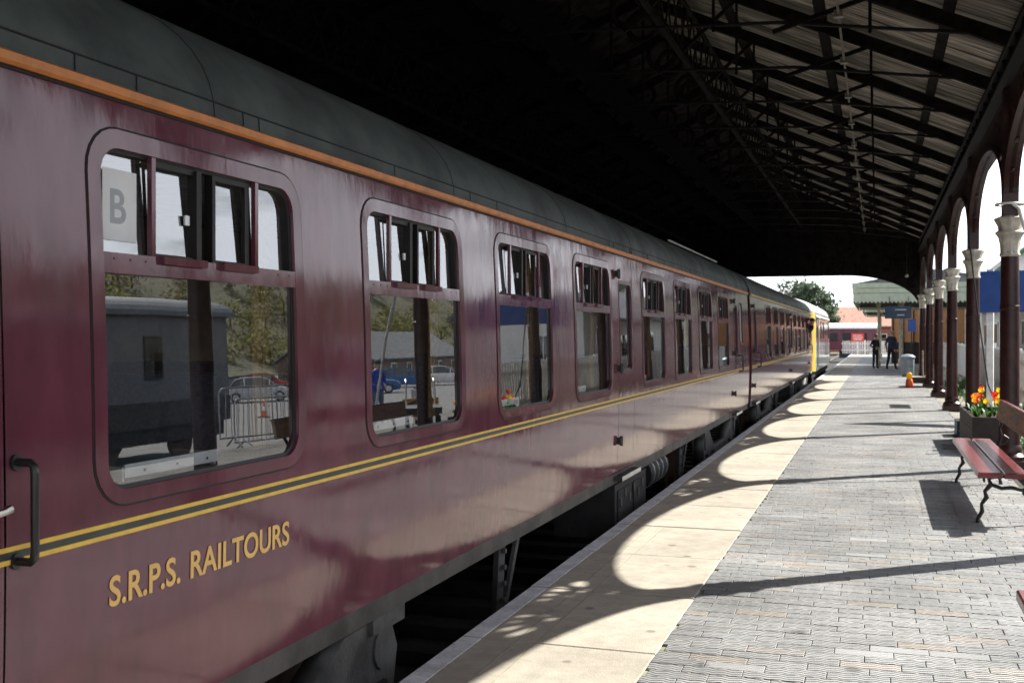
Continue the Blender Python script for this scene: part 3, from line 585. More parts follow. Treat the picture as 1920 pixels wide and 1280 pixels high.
# ------------------------------------------------------------------ coaches
def xside(z):
    if z >= 1.0: return -.045 * ((z - 1) / 1.4) ** 2
    return -.022 * ((1 - z) / .7) ** 2
ZB, ZC = .318, 2.36
GZ0, GZ1, TZ0, TZ1 = 1.108, 2.20, 1.797, 1.863
def ringplate(outer, inner, x_out, x_in, thick=0):
    m = MB(); n = len(outer)
    ov = [(xside(z) + x_out, y, z) for y, z in outer]; iv = [(xside(z) + x_in, y, z) for y, z in inner]
    ob = [(xside(z) - .012, y, z) for y, z in outer]; ib = [(xside(z) - .05, y, z) for y, z in inner]
    m.v = ov + iv + ob + ib
    for i in range(n):
        j = (i + 1) % n
        m.f += [(i, j, n + j, n + i), (2 * n + i, 2 * n + j, j, i), (n + i, n + j, 3 * n + j, 3 * n + i)]; m.m += [0, 0, 0]
    return m
WM = {}
def window_meshes(w, key):
    """meshes of one window, y from 0 to w (glass opening)"""
    inn = rrect(0, w, GZ0, GZ1, .095); out = rrect(-.062, w + .062, GZ0 - .048, GZ1 + .06, .15)
    d = {}
    d['frame'] = ringplate(out, inn, .005, .003).mesh('window', 'maroon', True)
    o2 = rrect(-.069, w + .069, GZ0 - .055, GZ1 + .067, .157)
    d['seal'] = ringplate(o2, rrect(-.058, w + .058, GZ0 - .044, GZ1 + .056, .146), .0022, .0022).mesh('seal', 'seam_black', True)
    gi = rrect(.012, w - .012, GZ0 + .012, GZ1 - .012, .085)
    d['gasket'] = ringplate(rrect(-.001, w + .001, GZ0 - .001, GZ1 + .001, .096), gi, -.012, -.016).mesh('gasket', 'rubber', True)
    tb = MB(); tb.prism([(-.055, TZ0), (xside(TZ0) + .002, TZ0), (xside(TZ1) + .002, TZ1), (-.055, TZ1)], 'y', .001, w - .001)
    for k in (.05, .13, .21, w - .05, w - .14): tb.tube([(xside(TZ1) - .003, k, TZ1 - .02), (xside(TZ1) + .0045, k, TZ1 - .02)], .004, 6)
    d['transom'] = tb.mesh('transom', 'maroon')
    def pane(poly, x): 
        zl, zh = min(p[1] for p in poly), max(p[1] for p in poly); k_ = (xside(zh) - xside(zl)) / (zh - zl)
        m = MB(); m.q([(xside(zl) + (z - zl) * k_ + x, y, z) for y, z in poly]); return m
    r = .085
    low = [(y, z) for y, z in rrect(.012, w - .012, GZ0 + .012, TZ0 + .2, r)]
    lowp = [p for p in rrect(.010, w - .010, GZ0 + .010, TZ0 + .003, .085, 6, 2) if True]
    lowp = []
    for k in range(7): lowp.append((.01 + r - r * math.sin(R(90 - 15 * k)) if False else .01 + r - r * math.cos(R(15 * k)), GZ0 + .01 + r - r * math.sin(R(15 * k))))
    for k in range(7): lowp.append((w - .01 - r + r * math.sin(R(15 * k)), GZ0 + .01 + r - r * math.cos(R(15 * k))))
    lowp += [(w - .01, TZ0), (.01, TZ0)]
    d['lower_pane'] = pane(lowp, -.018).mesh('lower_pane', 'glass', recalc=False)
    a = w * .215; c1, c2 = w * .435, w * .54; e2 = w * .715; e3 = w * .775
    lp = [(.01, TZ1), (a, TZ1), (a, GZ1 - .008)] + [(.01 + r - r * math.sin(R(15 * k)), GZ1 - .01 - r + r * math.cos(R(15 * k))) for k in range(7)]
    d['left_pane'] = pane(lp, -.036).mesh('fixed_pane', 'glass', recalc=False)
    rp = [(e3, TZ1), (w - .01, TZ1)] + [(w - .01 - r + r * math.cos(R(15 * k)), GZ1 - .01 - r + r * math.sin(R(15 * k))) for k in range(7)] + [(e3, GZ1 - .008)]
    d['right_pane'] = pane(rp, -.036).mesh('fixed_pane', 'glass', recalc=False)
    d['mullions'] = MB().box(-.045, -.026, a, a + .022, TZ1, GZ1 - .004).box(-.045, -.026, e3 - .022, e3, TZ1, GZ1 - .004).mesh('mullion', 'maroon')
    def slider(y0, y1, ed, tilt):
        m = MB(); m.q([(-.040 + xside(TZ1), y0, TZ1 + .01), (-.040 + xside(TZ1) + tilt, y1, TZ1 + .01), (-.040 + xside(GZ1) + tilt, y1, GZ1 - .02), (-.040 + xside(GZ1), y0, GZ1 - .02)])
        fr = MB(); fr.box(-.06, -.042, y0 + .002, y1 + .0, TZ1 + .002, TZ1 + .014); fr.box(-.06, -.042, y0, y1, GZ1 - .03, GZ1 - .012)
        if ed > 0: fr.box(-.07, -.03, y1, y1 + .030, TZ1 - .012, GZ1 - .014)
        else: fr.box(-.06, -.042, y1, y1 + .03, TZ1 + .004, GZ1 - .012); fr.box(-.07, -.035, y0 - .02, y0, TZ1 - .002, GZ1 - .014)
        return m.mesh('sliding_pane', 'glass', recalc=False), fr.mesh('slider_frame', 'rubber')
    d['sl1'], d['sf1'] = slider(a + .026, c1, 1, .004); d['sl2'], d['sf2'] = slider(c2, e2, -1, -.003)
    d['rail'] = MB().box(-.02, .003, a + .03, c1 + .02, TZ1 - .024, TZ1 + .003).box(-.02, .003, c2, e2 + .03, TZ1 - .024, TZ1 + .003).mesh('slider_rail', 'maroon')
    d['catch'] = MB().box(-.054, -.046, c1 - .045, c1 - .02, 1.99, 2.025).mesh('catch', 'alu')
    return d
def coach(name, label, y0, lay, gutter, y1, far=False):
    ym = (y0 + y1) / 2; L = Vector((CX, ym, RAIL)); t = thing(name, label, 'railway coach', L); OFF = -L
    def part(nm, mb, mat, smooth=False, parent=None, recalc=True): return mb.build(nm, mat, parent or t, OFF if parent is None else (0, 0, 0), smooth=smooth, recalc=recalc)
    wins, doors, lavs = lay
    holes = [(a - .005, b + .005, GZ0 - .005, GZ1 + .005) for a, b in wins] + [(a - .003, b + .003, 1.267, 2.088) for a, b in [(d[0] + .10, d[1] - .10) for d in doors]]
    holes += [(a + .005, b - .005, 1.455, 2.145) for a, b in lavs]
    seams = []
    for a, b in doors: seams += [(a - .004, a + .004, ZB, 2.34), (b - .004, b + .004, ZB, 2.34)]
    ys = sorted(set([y0, y1] + [v for h in holes + seams for v in h[:2]] + list(np.linspace(y0, y1, 30))))
    zs = sorted(set([ZB, ZC, 2.34] + [v for h in holes for v in h[2:]] + list(np.linspace(ZB, ZC, 18))))
    bm = MB(); idx = {}
    for i, yv in enumerate(ys):
        for j, zv in enumerate(zs): idx[i, j] = len(bm.v); bm.v.append((xside(zv), yv, zv))
    for i in range(len(ys) - 1):
        for j in range(len(zs) - 1):
            cy, cz = (ys[i] + ys[i + 1]) / 2, (zs[j] + zs[j + 1]) / 2
            if any(h[0] < cy < h[1] and h[2] < cz < h[3] for h in holes + seams): continue
            bm.f.append((idx[i, j], idx[i + 1, j], idx[i + 1, j + 1], idx[i, j + 1])); bm.m.append(0)
    # ends and far side
    prof = [(xside(z), z) for z in np.linspace(ZB, ZC, 10)]; prof += [(2 * CX - x, z) for x, z in reversed(prof)]
    bm.prism(prof, 'y', y0 - .001, y0 - .03); bm.prism(prof, 'y', y1 + .001, y1 + .03)
    bm.q([(2 * CX, y0, ZB), (2 * CX, y1, ZB), (2 * CX + .04, y1, ZC), (2 * CX + .04, y0, ZC)])
    part('body', bm, 'maroon', True, recalc=False)
    sb = MB()
    for a, b, _, _ in seams: sb.q([(xside(z) - .006, y, z) for y, z in ((a - .002, ZB), (b + .002, ZB), (b + .002, 1.0), (a - .002, 1.0))]); sb.q([(xside(z) - .006, y, z) for y, z in ((a - .002, 1.0), (b + .002, 1.0), (b + .002, 2.34), (a - .002, 2.34))])
    if seams: part('door_gap', sb, 'seam_black')
    # roof
    rf = MB(); rx = -CX - .035; pts = []
    for k in range(33):
        a = math.pi * k / 32; pts.append((CX + rx * math.cos(a) * (1 if True else 1), ZC + .01 + .66 * math.sin(a) ** .86))
    yl = [y0 - .03] + list(np.arange(y0 + 1.2, y1, 2.43)) + [y1 + .03]
    for i in range(len(yl) - 1):
        for k in range(32):
            p, q = pts[k], pts[k + 1]; rf.q([(p[0], yl[i], p[1]), (p[0], yl[i + 1], p[1]), (q[0], yl[i + 1], q[1]), (q[0], yl[i], q[1])])
    rf.f.append(tuple(range(len(rf.v), len(rf.v) + 33))); rf.v += [(p[0], y0 - .03, p[1]) for p in pts]; rf.m.append(0)
    rf.f.append(tuple(range(len(rf.v), len(rf.v) + 33))); rf.v += [(p[0], y1 + .03, p[1]) for p in pts]; rf.m.append(0)
    bmm = rf.mesh('roof', 'coach_roof'); bb = bmesh.new(); bb.from_mesh(bmm); bmesh.ops.remove_doubles(bb, verts=bb.verts, dist=1e-4); bmesh.ops.recalc_face_normals(bb, faces=bb.faces); bb.to_mesh(bmm); bb.free()
    bmm.polygons.foreach_set('use_smooth', [True] * len(bmm.polygons)); bmm.set_sharp_from_angle(angle=R(40)); roof = put('roof', bmm, t, OFF)
    sm = MB()
    for yv in yl[1:-1]:
        sm.tube([(CX + (p[0] - CX) * 1.0005, yv, p[1] + .0002) for p in pts[:17]], .0022, 5)
    sm.tube([(pts[1][0] + .002, y0, pts[1][1]), (pts[1][0] + .002, y1, pts[1][1])], .0035, 5)
    for k in range(26):
        yv = y0 + random.uniform(.2, y1 - y0 - .2); sm.tube([(pts[0][0] + .003, yv, pts[0][1] + .01), (pts[1][0] + .003, yv + .004, pts[1][1] + .002)], .002, 4)
    part('roof_seam', sm, 'seam_black')
    part('gutter', MB().prism([(-.05, 2.362), (-.026, 2.360), (-.014, 2.368), (-.012, 2.392), (-.03, 2.402), (-.06, 2.402)], 'y', y0, y1), gutter)
    part('gutter_shadow_strip', MB().box(-.05, -.036, y0, y1, 2.350, 2.3595), 'seam_black')  # black strip drawn as the shadow line below the gutter
    # vents on roof
    for k in range(8):
        yv = y0 + 1.5 + k * (y1 - y0 - 3) / 7
        m = MB(); m.lathe([(.13, 0), (.14, .05), (.10, .10), (.03, .125)], (CX + .35, yv, ZC + .60), 12); m.build('ventilator', 'coach_roof', roof, smooth=True)
    # lining
    for a, b, mt in ((.9625, .9765, 'line_yellow'), (.9765, .9985, 'line_black'), (.9985, 1.0125, 'line_yellow')):
        m = MB(); m.q([(xside(a) + .0025, y0, a), (xside(a) + .0025, y1, a), (xside(b) + .0025, y1, b), (xside(b) + .0025, y0, b)]); part('lining', m, mt, recalc=False)
    # windows
    for wi, (a, b) in enumerate(wins):
        key = round(b - a, 2)
        if key not in WM: WM[key] = window_meshes(b - a, key)
        d = WM[key]; f = put('window', d['frame'], t, OFF + Vector((0, a, 0)))
        for nm, k in (('seal', 'seal'), ('gasket', 'gasket'), ('transom', 'transom'), ('lower_pane', 'lower_pane'), ('fixed_pane', 'left_pane'), ('fixed_pane', 'right_pane'), ('mullion', 'mullions'), ('sliding_pane', 'sl1'), ('slider_frame', 'sf1'), ('sliding_pane', 'sl2'), ('slider_frame', 'sf2'), ('slider_rail', 'rail'), ('catch', 'catch')):
            put(nm, d[k], f)
    for a, b in lavs:
        f = part('window', ringplate(rrect(a - .02, b + .02, 1.43, 2.17, .08), rrect(a + .01, b - .01, 1.46, 2.14, .06), .005, .003), 'maroon', True)
        m = MB(); m.q([(xside(z) - .02, y, z) for y, z in ((a, 1.45), (b, 1.45), (b, 2.15), (a, 2.15))]); part('frosted_pane', m, 'print_grey', False, f, recalc=False)
    for (a, b) in doors:
        wa, wb = a + .10, b - .10
        d = part('door', ringplate(rrect(wa - .03, wb + .03, 1.235, 2.12, .07), rrect(wa, wb, 1.27, 2.085, .05), .004, .002), 'maroon', True)
        part('gasket', ringplate(rrect(wa, wb, 1.27, 2.085, .05), rrect(wa + .015, wb - .015, 1.285, 2.07, .04), -.012, -.016), 'rubber', True, d)
        m = MB(); m.q([(xside(z) - .02, y, z) for y, z in ((wa, 1.26), (wb, 1.26), (wb, 2.09), (wa, 2.09))]); part('pane', m, 'glass', False, d, recalc=False)
        for hz in (2.17, 1.29, .615):
            m = MB(); m.box(-.01 + xside(hz), .035 + xside(hz), a - .045, a + .035, hz - .03, hz + .03); m.tube([(.03 + xside(hz), a, hz - .045), (.03 + xside(hz), a, hz + .045)], .016, 8); part('hinge', m, 'black_iron', False, d)
        if not (y0 + 8 < a < y0 + 12):
            # grab handle and lever on the lock side
            hy = b + .04
            m = MB(); m.tube([(-.004, hy, 1.245), (.05, hy, 1.245), (.063, hy, 1.235), (.066, hy, 1.215), (.066, hy, 1.0), (.063, hy, .98), (.05, hy, .968), (-.004, hy, .968)], .0125, 10)
            for z in (1.245, .968): m.lathe([(.022, 0), (.022, .0)], (0, 0, 0), 3) if False else m.tube([(-.003, hy, z), (.008, hy, z)], .024, 10)
            part('grab_handle', m, 'handle_black', True, d)
            m = MB(); m.tube([(0, b - .09, 1.117), (.035, b - .09, 1.117)], .018, 10); m.tube([(.035, b - .10, 1.115), (.04, b - .05, 1.119), (.038, b - .022, 1.125)], [.012, .010, .013], 8); part('door_lever', m, 'bright_steel', True, d)
        m = MB(); m.box(-.2, .045, a - .06, b + .06, .255, .285); m.box(-.2, .046, a - .06, b + .06, .245, .2545); part('step_board', m, 'solebar'); part('step_edge', MB().box(.046, .051, a - .06, b + .06, .248, .288), 'alu')
    # underframe
    part('solebar', MB().prism([(xside(ZB) - .012, ZB - .002), (xside(ZB) - .012, .216), (xside(ZB) - .03, .212), (-.5, .212), (-.5, ZB - .002)], 'y', y0, y1), 'solebar')
    part('underframe', MB().box(2 * CX + .4, -.4, y0 + .2, y1 - .2, .02, .21), 'underframe')
    part('battery_box', MB().box(-.62, -.03, y0 + 10.15, y0 + 11.6, -.30, .20).box(-.028, -.018, y0 + 10.25, y0 + 10.85, -.24, .14).box(-.028, -.018, y0 + 10.95, y0 + 11.5, -.24, .14), 'underframe')
    bx = MB()
    for k in range(6): bx.box(-.017, -.006, y0 + 10.3 + k * .2, y0 + 10.36 + k * .2, -.02 + .07 * (k % 2), .06 + .07 * (k % 2))
    part('box_latch', bx, 'bogie_grey')
    part('vacuum_cylinder', MB().tube([(-.35, y0 + 12.6, 0), (-.35, y0 + 13.7, 0)], .19, 16), 'underframe', True)
    m = MB()
    for k in range(4): m.tube([(-.35, y0 + 12.75 + k * .26, 0), (-.35, y0 + 12.79 + k * .26, 0)], .2, 16)
    part('cylinder_band', m, 'galv', True)
    for yv in (y0 + 7.3, y0 + 14.6):
        m = MB(); m.beam((-.18, yv, .22), (-.2, yv - .04, -.5), .05, .06); m.beam((-.14, yv + .28, .22), (-.2, yv + .02, -.5), .03, .035)
        for k in range(5): m.tube([(-.15, yv - .02 - k * .004, .12 - k * .11), (-.13, yv - .02 - k * .004, .12 - k * .11)], .02, 6)
        part('hanger', m, 'bogie_grey')
    m = MB(); m.beam((-.25, y0 + 6, -.42), (-.25, y1 - 6, -.42), .08, .10); part('truss_rod', m, 'underframe')
    for yc in (y0 + 3.55, y1 - 3.2):
        # bogie
        fr = MB(); poly = [(-1.85, -.02), (-1.78, .12), (-1.55, .17), (-1.25, .17), (-1.05, .06), (-.7, -.12), (.7, -.12), (1.05, .06), (1.25, .17), (1.55, .17), (1.78, .12), (1.85, -.02), (1.8, -.22), (1.62, -.26), (1.5, -.42), (1.1, -.42), (.95, -.22), (.6, -.36), (-.6, -.36), (-.95, -.22), (-1.1, -.42), (-1.5, -.42), (-1.62, -.26), (-1.8, -.22)]
        hole = [[(c + .16 * math.cos(a), -.05 + .09 * math.sin(a)) for a in np.linspace(0, 2 * math.pi, 14, endpoint=False)] for c in (-1.62, 1.62)]
        me = remap(fill2d([poly], .07), lambda c: Vector((-.17 + c.z, c.x, c.y)), 'bogie_grey')
        bg_ = put('bogie', me, t, OFF + Vector((0, yc, 0)))
        m = MB()
        for sy in (-1.3, 1.3):
            m.box(-.10, -.02, sy - .14, sy + .14, -.50, -.22)
            for dy in (-.32, .32):
                for k in range(5): m.tube([(-.13, sy + dy, -.42 + k * .06), (-.13, sy + dy, -.385 + k * .06)], .075, 10)
        m.build('axle_box', 'underframe', bg_)
        m = MB(); m.tube([(-.16, 1.66, .02), (-.085, 1.66, .02)], .11, 14); m.tube([(-.16, -1.66, .02), (-.085, -1.66, .02)], .11, 14); m.box(-.24, -.07, 1.5, 1.88, .115, .20); m.box(-.24, -.07, -1.88, -1.5, .115, .20)
        m.build('casting_boss', 'bogie_grey', bg_, smooth=True)
        for sy in (-1.3, 1.3):
            for sx in (-.7425, .7425):
                m = MB(); x = CX + sx; m.tube([(x - .065, sy, RAIL + .46), (x - .03, sy, RAIL + .46), (x + .065, sy, RAIL + .46)] if sx > 0 else [(x + .065, sy, RAIL + .46), (x + .03, sy, RAIL + .46), (x - .065, sy, RAIL + .46)], [.49, .46, .46], 28); m.build('wheel', 'rust', bg_)
    # gangway
    for ye, s in ((y0, -1), (y1, 1)):
        m = MB()
        for k in range(4): m.box(CX - .62 + .02 * (k % 2), CX + .62 - .02 * (k % 2), *sorted((ye + s * (.03 + k * .05), ye + s * (.072 + k * .05))), .25, 2.55)
        part('gangway', m, 'rubber')
        part('end_rail', MB().box(-.06, -.045, *sorted((ye + s * .031, ye + s * .06)), .3, 2.5), 'iron_brown')
    # interior
    part('floor', MB().box(2 * CX + .06, -.09, y0 + .05, y1 - .05, .40, .44), 'interior_floor')
    part('ceiling', MB().box(2 * CX + .1, -.1, y0 + .05, y1 - .05, 2.44, 2.47), 'interior_ceiling')
    part('far_wall', MB().box(2 * CX + .06, 2 * CX + .10, y0 + .05, y1 - .05, .44, 2.43), 'interior_panel')
    part('lower_lining', MB().box(-.14, -.105, y0 + .05, y1 - .05, .44, GZ0 - .01), 'interior_panel')
    for yy in [d[0] - .05 for d in doors] + [d[1] + .25 for d in doors]:
        if y0 + .3 < yy < y1 - .3: part('partition', MB().box(2 * CX + .11, -.12, yy, yy + .03, .45, 2.43), 'interior_panel')
    if not far:
        for a, b in wins:
            c = (a + b) / 2
            for s in (-1, 1):
                for xo in (-.16, -1.55):
                    m = MB(); sy = c + s * .80; m.box(xo - 1.0, xo, sy - .04 - (.05 if s < 0 else 0), sy + .04 + (.05 if s > 0 else 0), .80, 1.42); m.box(xo - 1.0, xo, *sorted((sy - s * .04, sy - s * .5)), .78, .92)
                    part('seat', m, 'seat_cloth')
            tb = part('table', MB().prism([(-.16, c - .32), (-.16, c + .22), (-1.05, c + .22), (-1.13, c + .18), (-1.15, c + .1), (-1.15, c - .22), (-1.12, c - .3), (-1.05, c - .32)], 'z', 1.125, 1.150), 'table_blue')
            m = MB(); m.box(-1.05, -.155, c - .331, c - .321, 1.10, 1.150); m.box(-1.161, -1.151, c - .22, c + .1, 1.10, 1.15); m.box(-.155, -.148, c - .325, c + .23, 1.112, 1.158); m.box(-1.05, -.155, c + .221, c + .228, 1.10, 1.15)
            part('edge_trim', m, 'trim_alu', False, tb)
            for k in range(3): part('screw', MB().tube([(-.148, c - .22 + k * .19, 1.13), (-.1455, c - .22 + k * .19, 1.13)], .006, 6), 'underframe', False, tb)
            m = MB()
            for k in range(4): m.box(-.20 - .015 * (k % 2), -.19 - .015 * (k % 2), b - .03 + k * .04, b + .01 + k * .04, 1.12, 2.2)
            part('curtain', m, 'curtain')
    return t, part
W0 = [2.885 + 1.905 * k for k in range(4)]; W1 = [11.28 + 1.905 * k for k in range(4)]
lay1 = ([(a, a + 1.20) for a in W0] + [(a, a + 1.20) for a in W1], [(1.80, 2.455), (10.09, 10.80), (18.86, 19.52)], [(19.75, 20.15), (.55, .95)])
c1, part1 = coach('railway_coach', 'nearest maroon coach with gold lettering, orange gutter and open sliding windows', -.1, lay1, 'gutter_orange', 21.1)
def shift(l, d): return [(a + d, b + d) for a, b in l]
lay2 = tuple(shift(l, 21.65) for l in (lay1[0], [(.35, 1.0), (10.09, 10.80), (18.86, 19.52)], [(19.75, 20.15)]))
c2, part2 = coach('railway_coach', 'second maroon coach with cream gutter between the lettered coach and the locomotive', 21.6, lay2, 'gutter_cream', 42.4, True)
# lettering on the first coach
for word, ya, yb_ in (('S.R.P.S.', 2.89, 3.262), ('RAILTOURS', 3.322, 4.005)):
    tm = textmesh(word, .1, .0006, 'letter_gold', .0019, 1.02)
    xs_ = [v.co.x for v in tm.vertices]; ys_ = [v.co.y for v in tm.vertices]; x0, x1, y0_, y1_ = min(xs_), max(xs_), min(ys_), max(ys_)
    for v in tm.vertices:
        yy = ya + (v.co.x - x0) / (x1 - x0) * (yb_ - ya); zz_ = .744 + (v.co.y - y0_) / (y1_ - y0_) * .098
        v.co = (xside(zz_) + .0025 + v.co.z, yy, zz_)
    o = put('lettering', tm, c1, -c1.location); o['label'] = 'gold painted word ' + word
# reservation notice inside the first window
nb = MB().box(-.0525, -.051, 2.925, 3.095, 1.905, 2.135).build('notice', 'paper', c1, -c1.location)
bm_ = textmesh('B', .155, .0003, 'print_pale', .003)
x0 = min(v.co.x for v in bm_.vertices); y0_ = min(v.co.y for v in bm_.vertices)
for v in bm_.vertices: v.co = (-.0505 + v.co.z, 2.962 + (v.co.x - x0) * 1.0, 1.96 + v.co.y - y0_)
put('notice_letter', bm_, nb)
# white rain strip near the far end of the first roof
m = MB(); m.tube([(CX + 1.02, 14.6, ZC + .50), (CX + 1.02, 19.2, ZC + .50)], .014, 6); part1('rain_strip', m, 'white_paint')

# ------------------------------------------------------------------ locomotive
LY0, LY1 = 43.2, 57.5
lc = thing('diesel_locomotive', 'grey diesel locomotive with yellow cab end ahead of the maroon coaches', 'locomotive', (CX, (LY0 + LY1) / 2, RAIL)); LO = -lc.location
def lp(nm, mb, mat, smooth=False, parent=None): return mb.build(nm, mat, parent or lc, LO if parent is None else (0, 0, 0), smooth=smooth)
HW = 1.43
def lprof(s=1, dz=0):
    pr = [(-HW, .22), (-HW, 2.0), (-HW + .03, 2.42)] + [(CX * 0 - (HW - .03) * math.cos(a), 2.42 + .68 * math.sin(a) + dz) for a in np.linspace(.15, math.pi - .15, 14)] + [(HW - .03, 2.42), (HW, 2.0), (HW, .22)]
    return [(CX + x * s, z) for x, z in pr]
def lloft(secs):
    m = MB(); n = len(secs[0][1])
    for y, pr in secs: m.v += [(x, y, z) for x, z in pr]
    for i in range(len(secs) - 1):
        for k in range(n - 1): m.f.append((i * n + k, i * n + k + 1, (i + 1) * n + k + 1, (i + 1) * n + k)); m.m.append(0)
    m.f.append(tuple(range(n))); m.m.append(0); e = (len(secs) - 1) * n; m.f.append(tuple(e + k for k in range(n))); m.m.append(0); return m
def sub(pr, keep): return [p for p in pr if keep(p)]
full = lprof()
side = [(x, min(z, 2.50)) for x, z in full]
lp('body', lloft([(LY0 + .4, side), (LY1 - 1.3, side), (LY1 - .4, [(CX + (x - CX) * .97, z * .98) for x, z in side]), (LY1, [(CX + (x - CX) * .86, z * .93) for x, z in side])]), 'loco_grey', True)
lp('nose', lloft([(LY0, [(CX + (x - CX) * .84, z if z < 2.3 else 2.3) for x, z in side]), (LY0 + .2, [(CX + (x - CX) * .97, z) for x, z in side]), (LY0 + .398, side)]), 'loco_yellow', True)
rfp = [(CX + (HW - .01) * math.cos(a), 2.46 + .62 * math.sin(a)) for a in np.linspace(0, math.pi, 18)]
def sc(k, dz): return [(CX + (x - CX) * k, 2.46 + (z - 2.46) * dz) for x, z in rfp]
M('loco_roof', (.52, .54, .52), .55, var=.12)
lp('roof', lloft([(LY0 + .1, sc(.86, .75)), (LY0 + .8, sc(1, 1)), (LY1 - 2.6, sc(1, 1)), (LY1 - 1.0, sc(.97, .80)), (LY1 - .1, sc(.85, .3))]), 'loco_roof', True)
for (a, b, z0, z1) in ((LY0 + 1.0, LY0 + 1.6, 1.5, 2.2), (LY0 + 4.2, LY0 + 4.9, 1.5, 2.1), (LY0 + 6.6, LY0 + 7.3, 1.5, 2.1), (LY1 - 2.4, LY1 - 1.7, 1.5, 2.2)):
    f = lp('window', MB().box(CX + HW, CX + HW + .008, a - .05, b + .05, z0 - .05, z1 + .05), 'seam_black'); lp('pane', MB().box(CX + HW + .0085, CX + HW + .011, a, b, z0, z1), 'car_glass', False, f)
lp('cab_door', MB().box(CX + HW, CX + HW + .012, LY0 + 1.75, LY0 + 2.4, .35, 2.3), 'van_black')
g_ = MB(); 
for k in range(12): g_.box(CX + HW, CX + HW + .015, LY0 + 9, LY0 + 11.2, .7 + k * .1, .74 + k * .1)
lp('side_grille', g_, 'van_black')
lp('cantrail_band', MB().box(CX + HW - .005, CX + HW + .006, LY0 + .8, LY1 - 1.4, 2.30, 2.38), 'white_paint')
lp('underframe', MB().box(CX - 1.3, CX + 1.3, LY0 + .1, LY1 - .2, -.05, .218), 'underframe')
for yc in (LY0 + 3, LY1 - 3):
    bgy = lp('bogie', MB().box(CX - 1.2, CX + 1.25, yc - 1.7, yc + 1.7, -.42, -.06), 'underframe')
    for sy in (-1.2, 1.2):
        for sx in (-.7425, .7425): lp('wheel', MB().tube([(CX + sx - .06, yc + sy, RAIL + .46), (CX + sx + .06, yc + sy, RAIL + .46)], .46, 20), 'rust', False, bgy)
for sx in (-.87, .87):
    m = MB(); m.tube([(CX + sx, LY0 + .1, .25), (CX + sx, LY0 - .45, .25)], .09, 12); m.tube([(CX + sx, LY0 - .45, .25), (CX + sx, LY0 - .50, .25)], .24, 16); lp('buffer', m, 'bogie_grey', True)
for k in range(3): lp('hose', MB().tube([(CX + .5 + k * .25, LY0 - .02, .2), (CX + .52 + k * .25, LY0 - .2, .0), (CX + .5 + k * .25, LY0 - .18, -.3), (CX + .45 + k * .25, LY0 - .05, -.35)], .03, 6), 'pot', True)

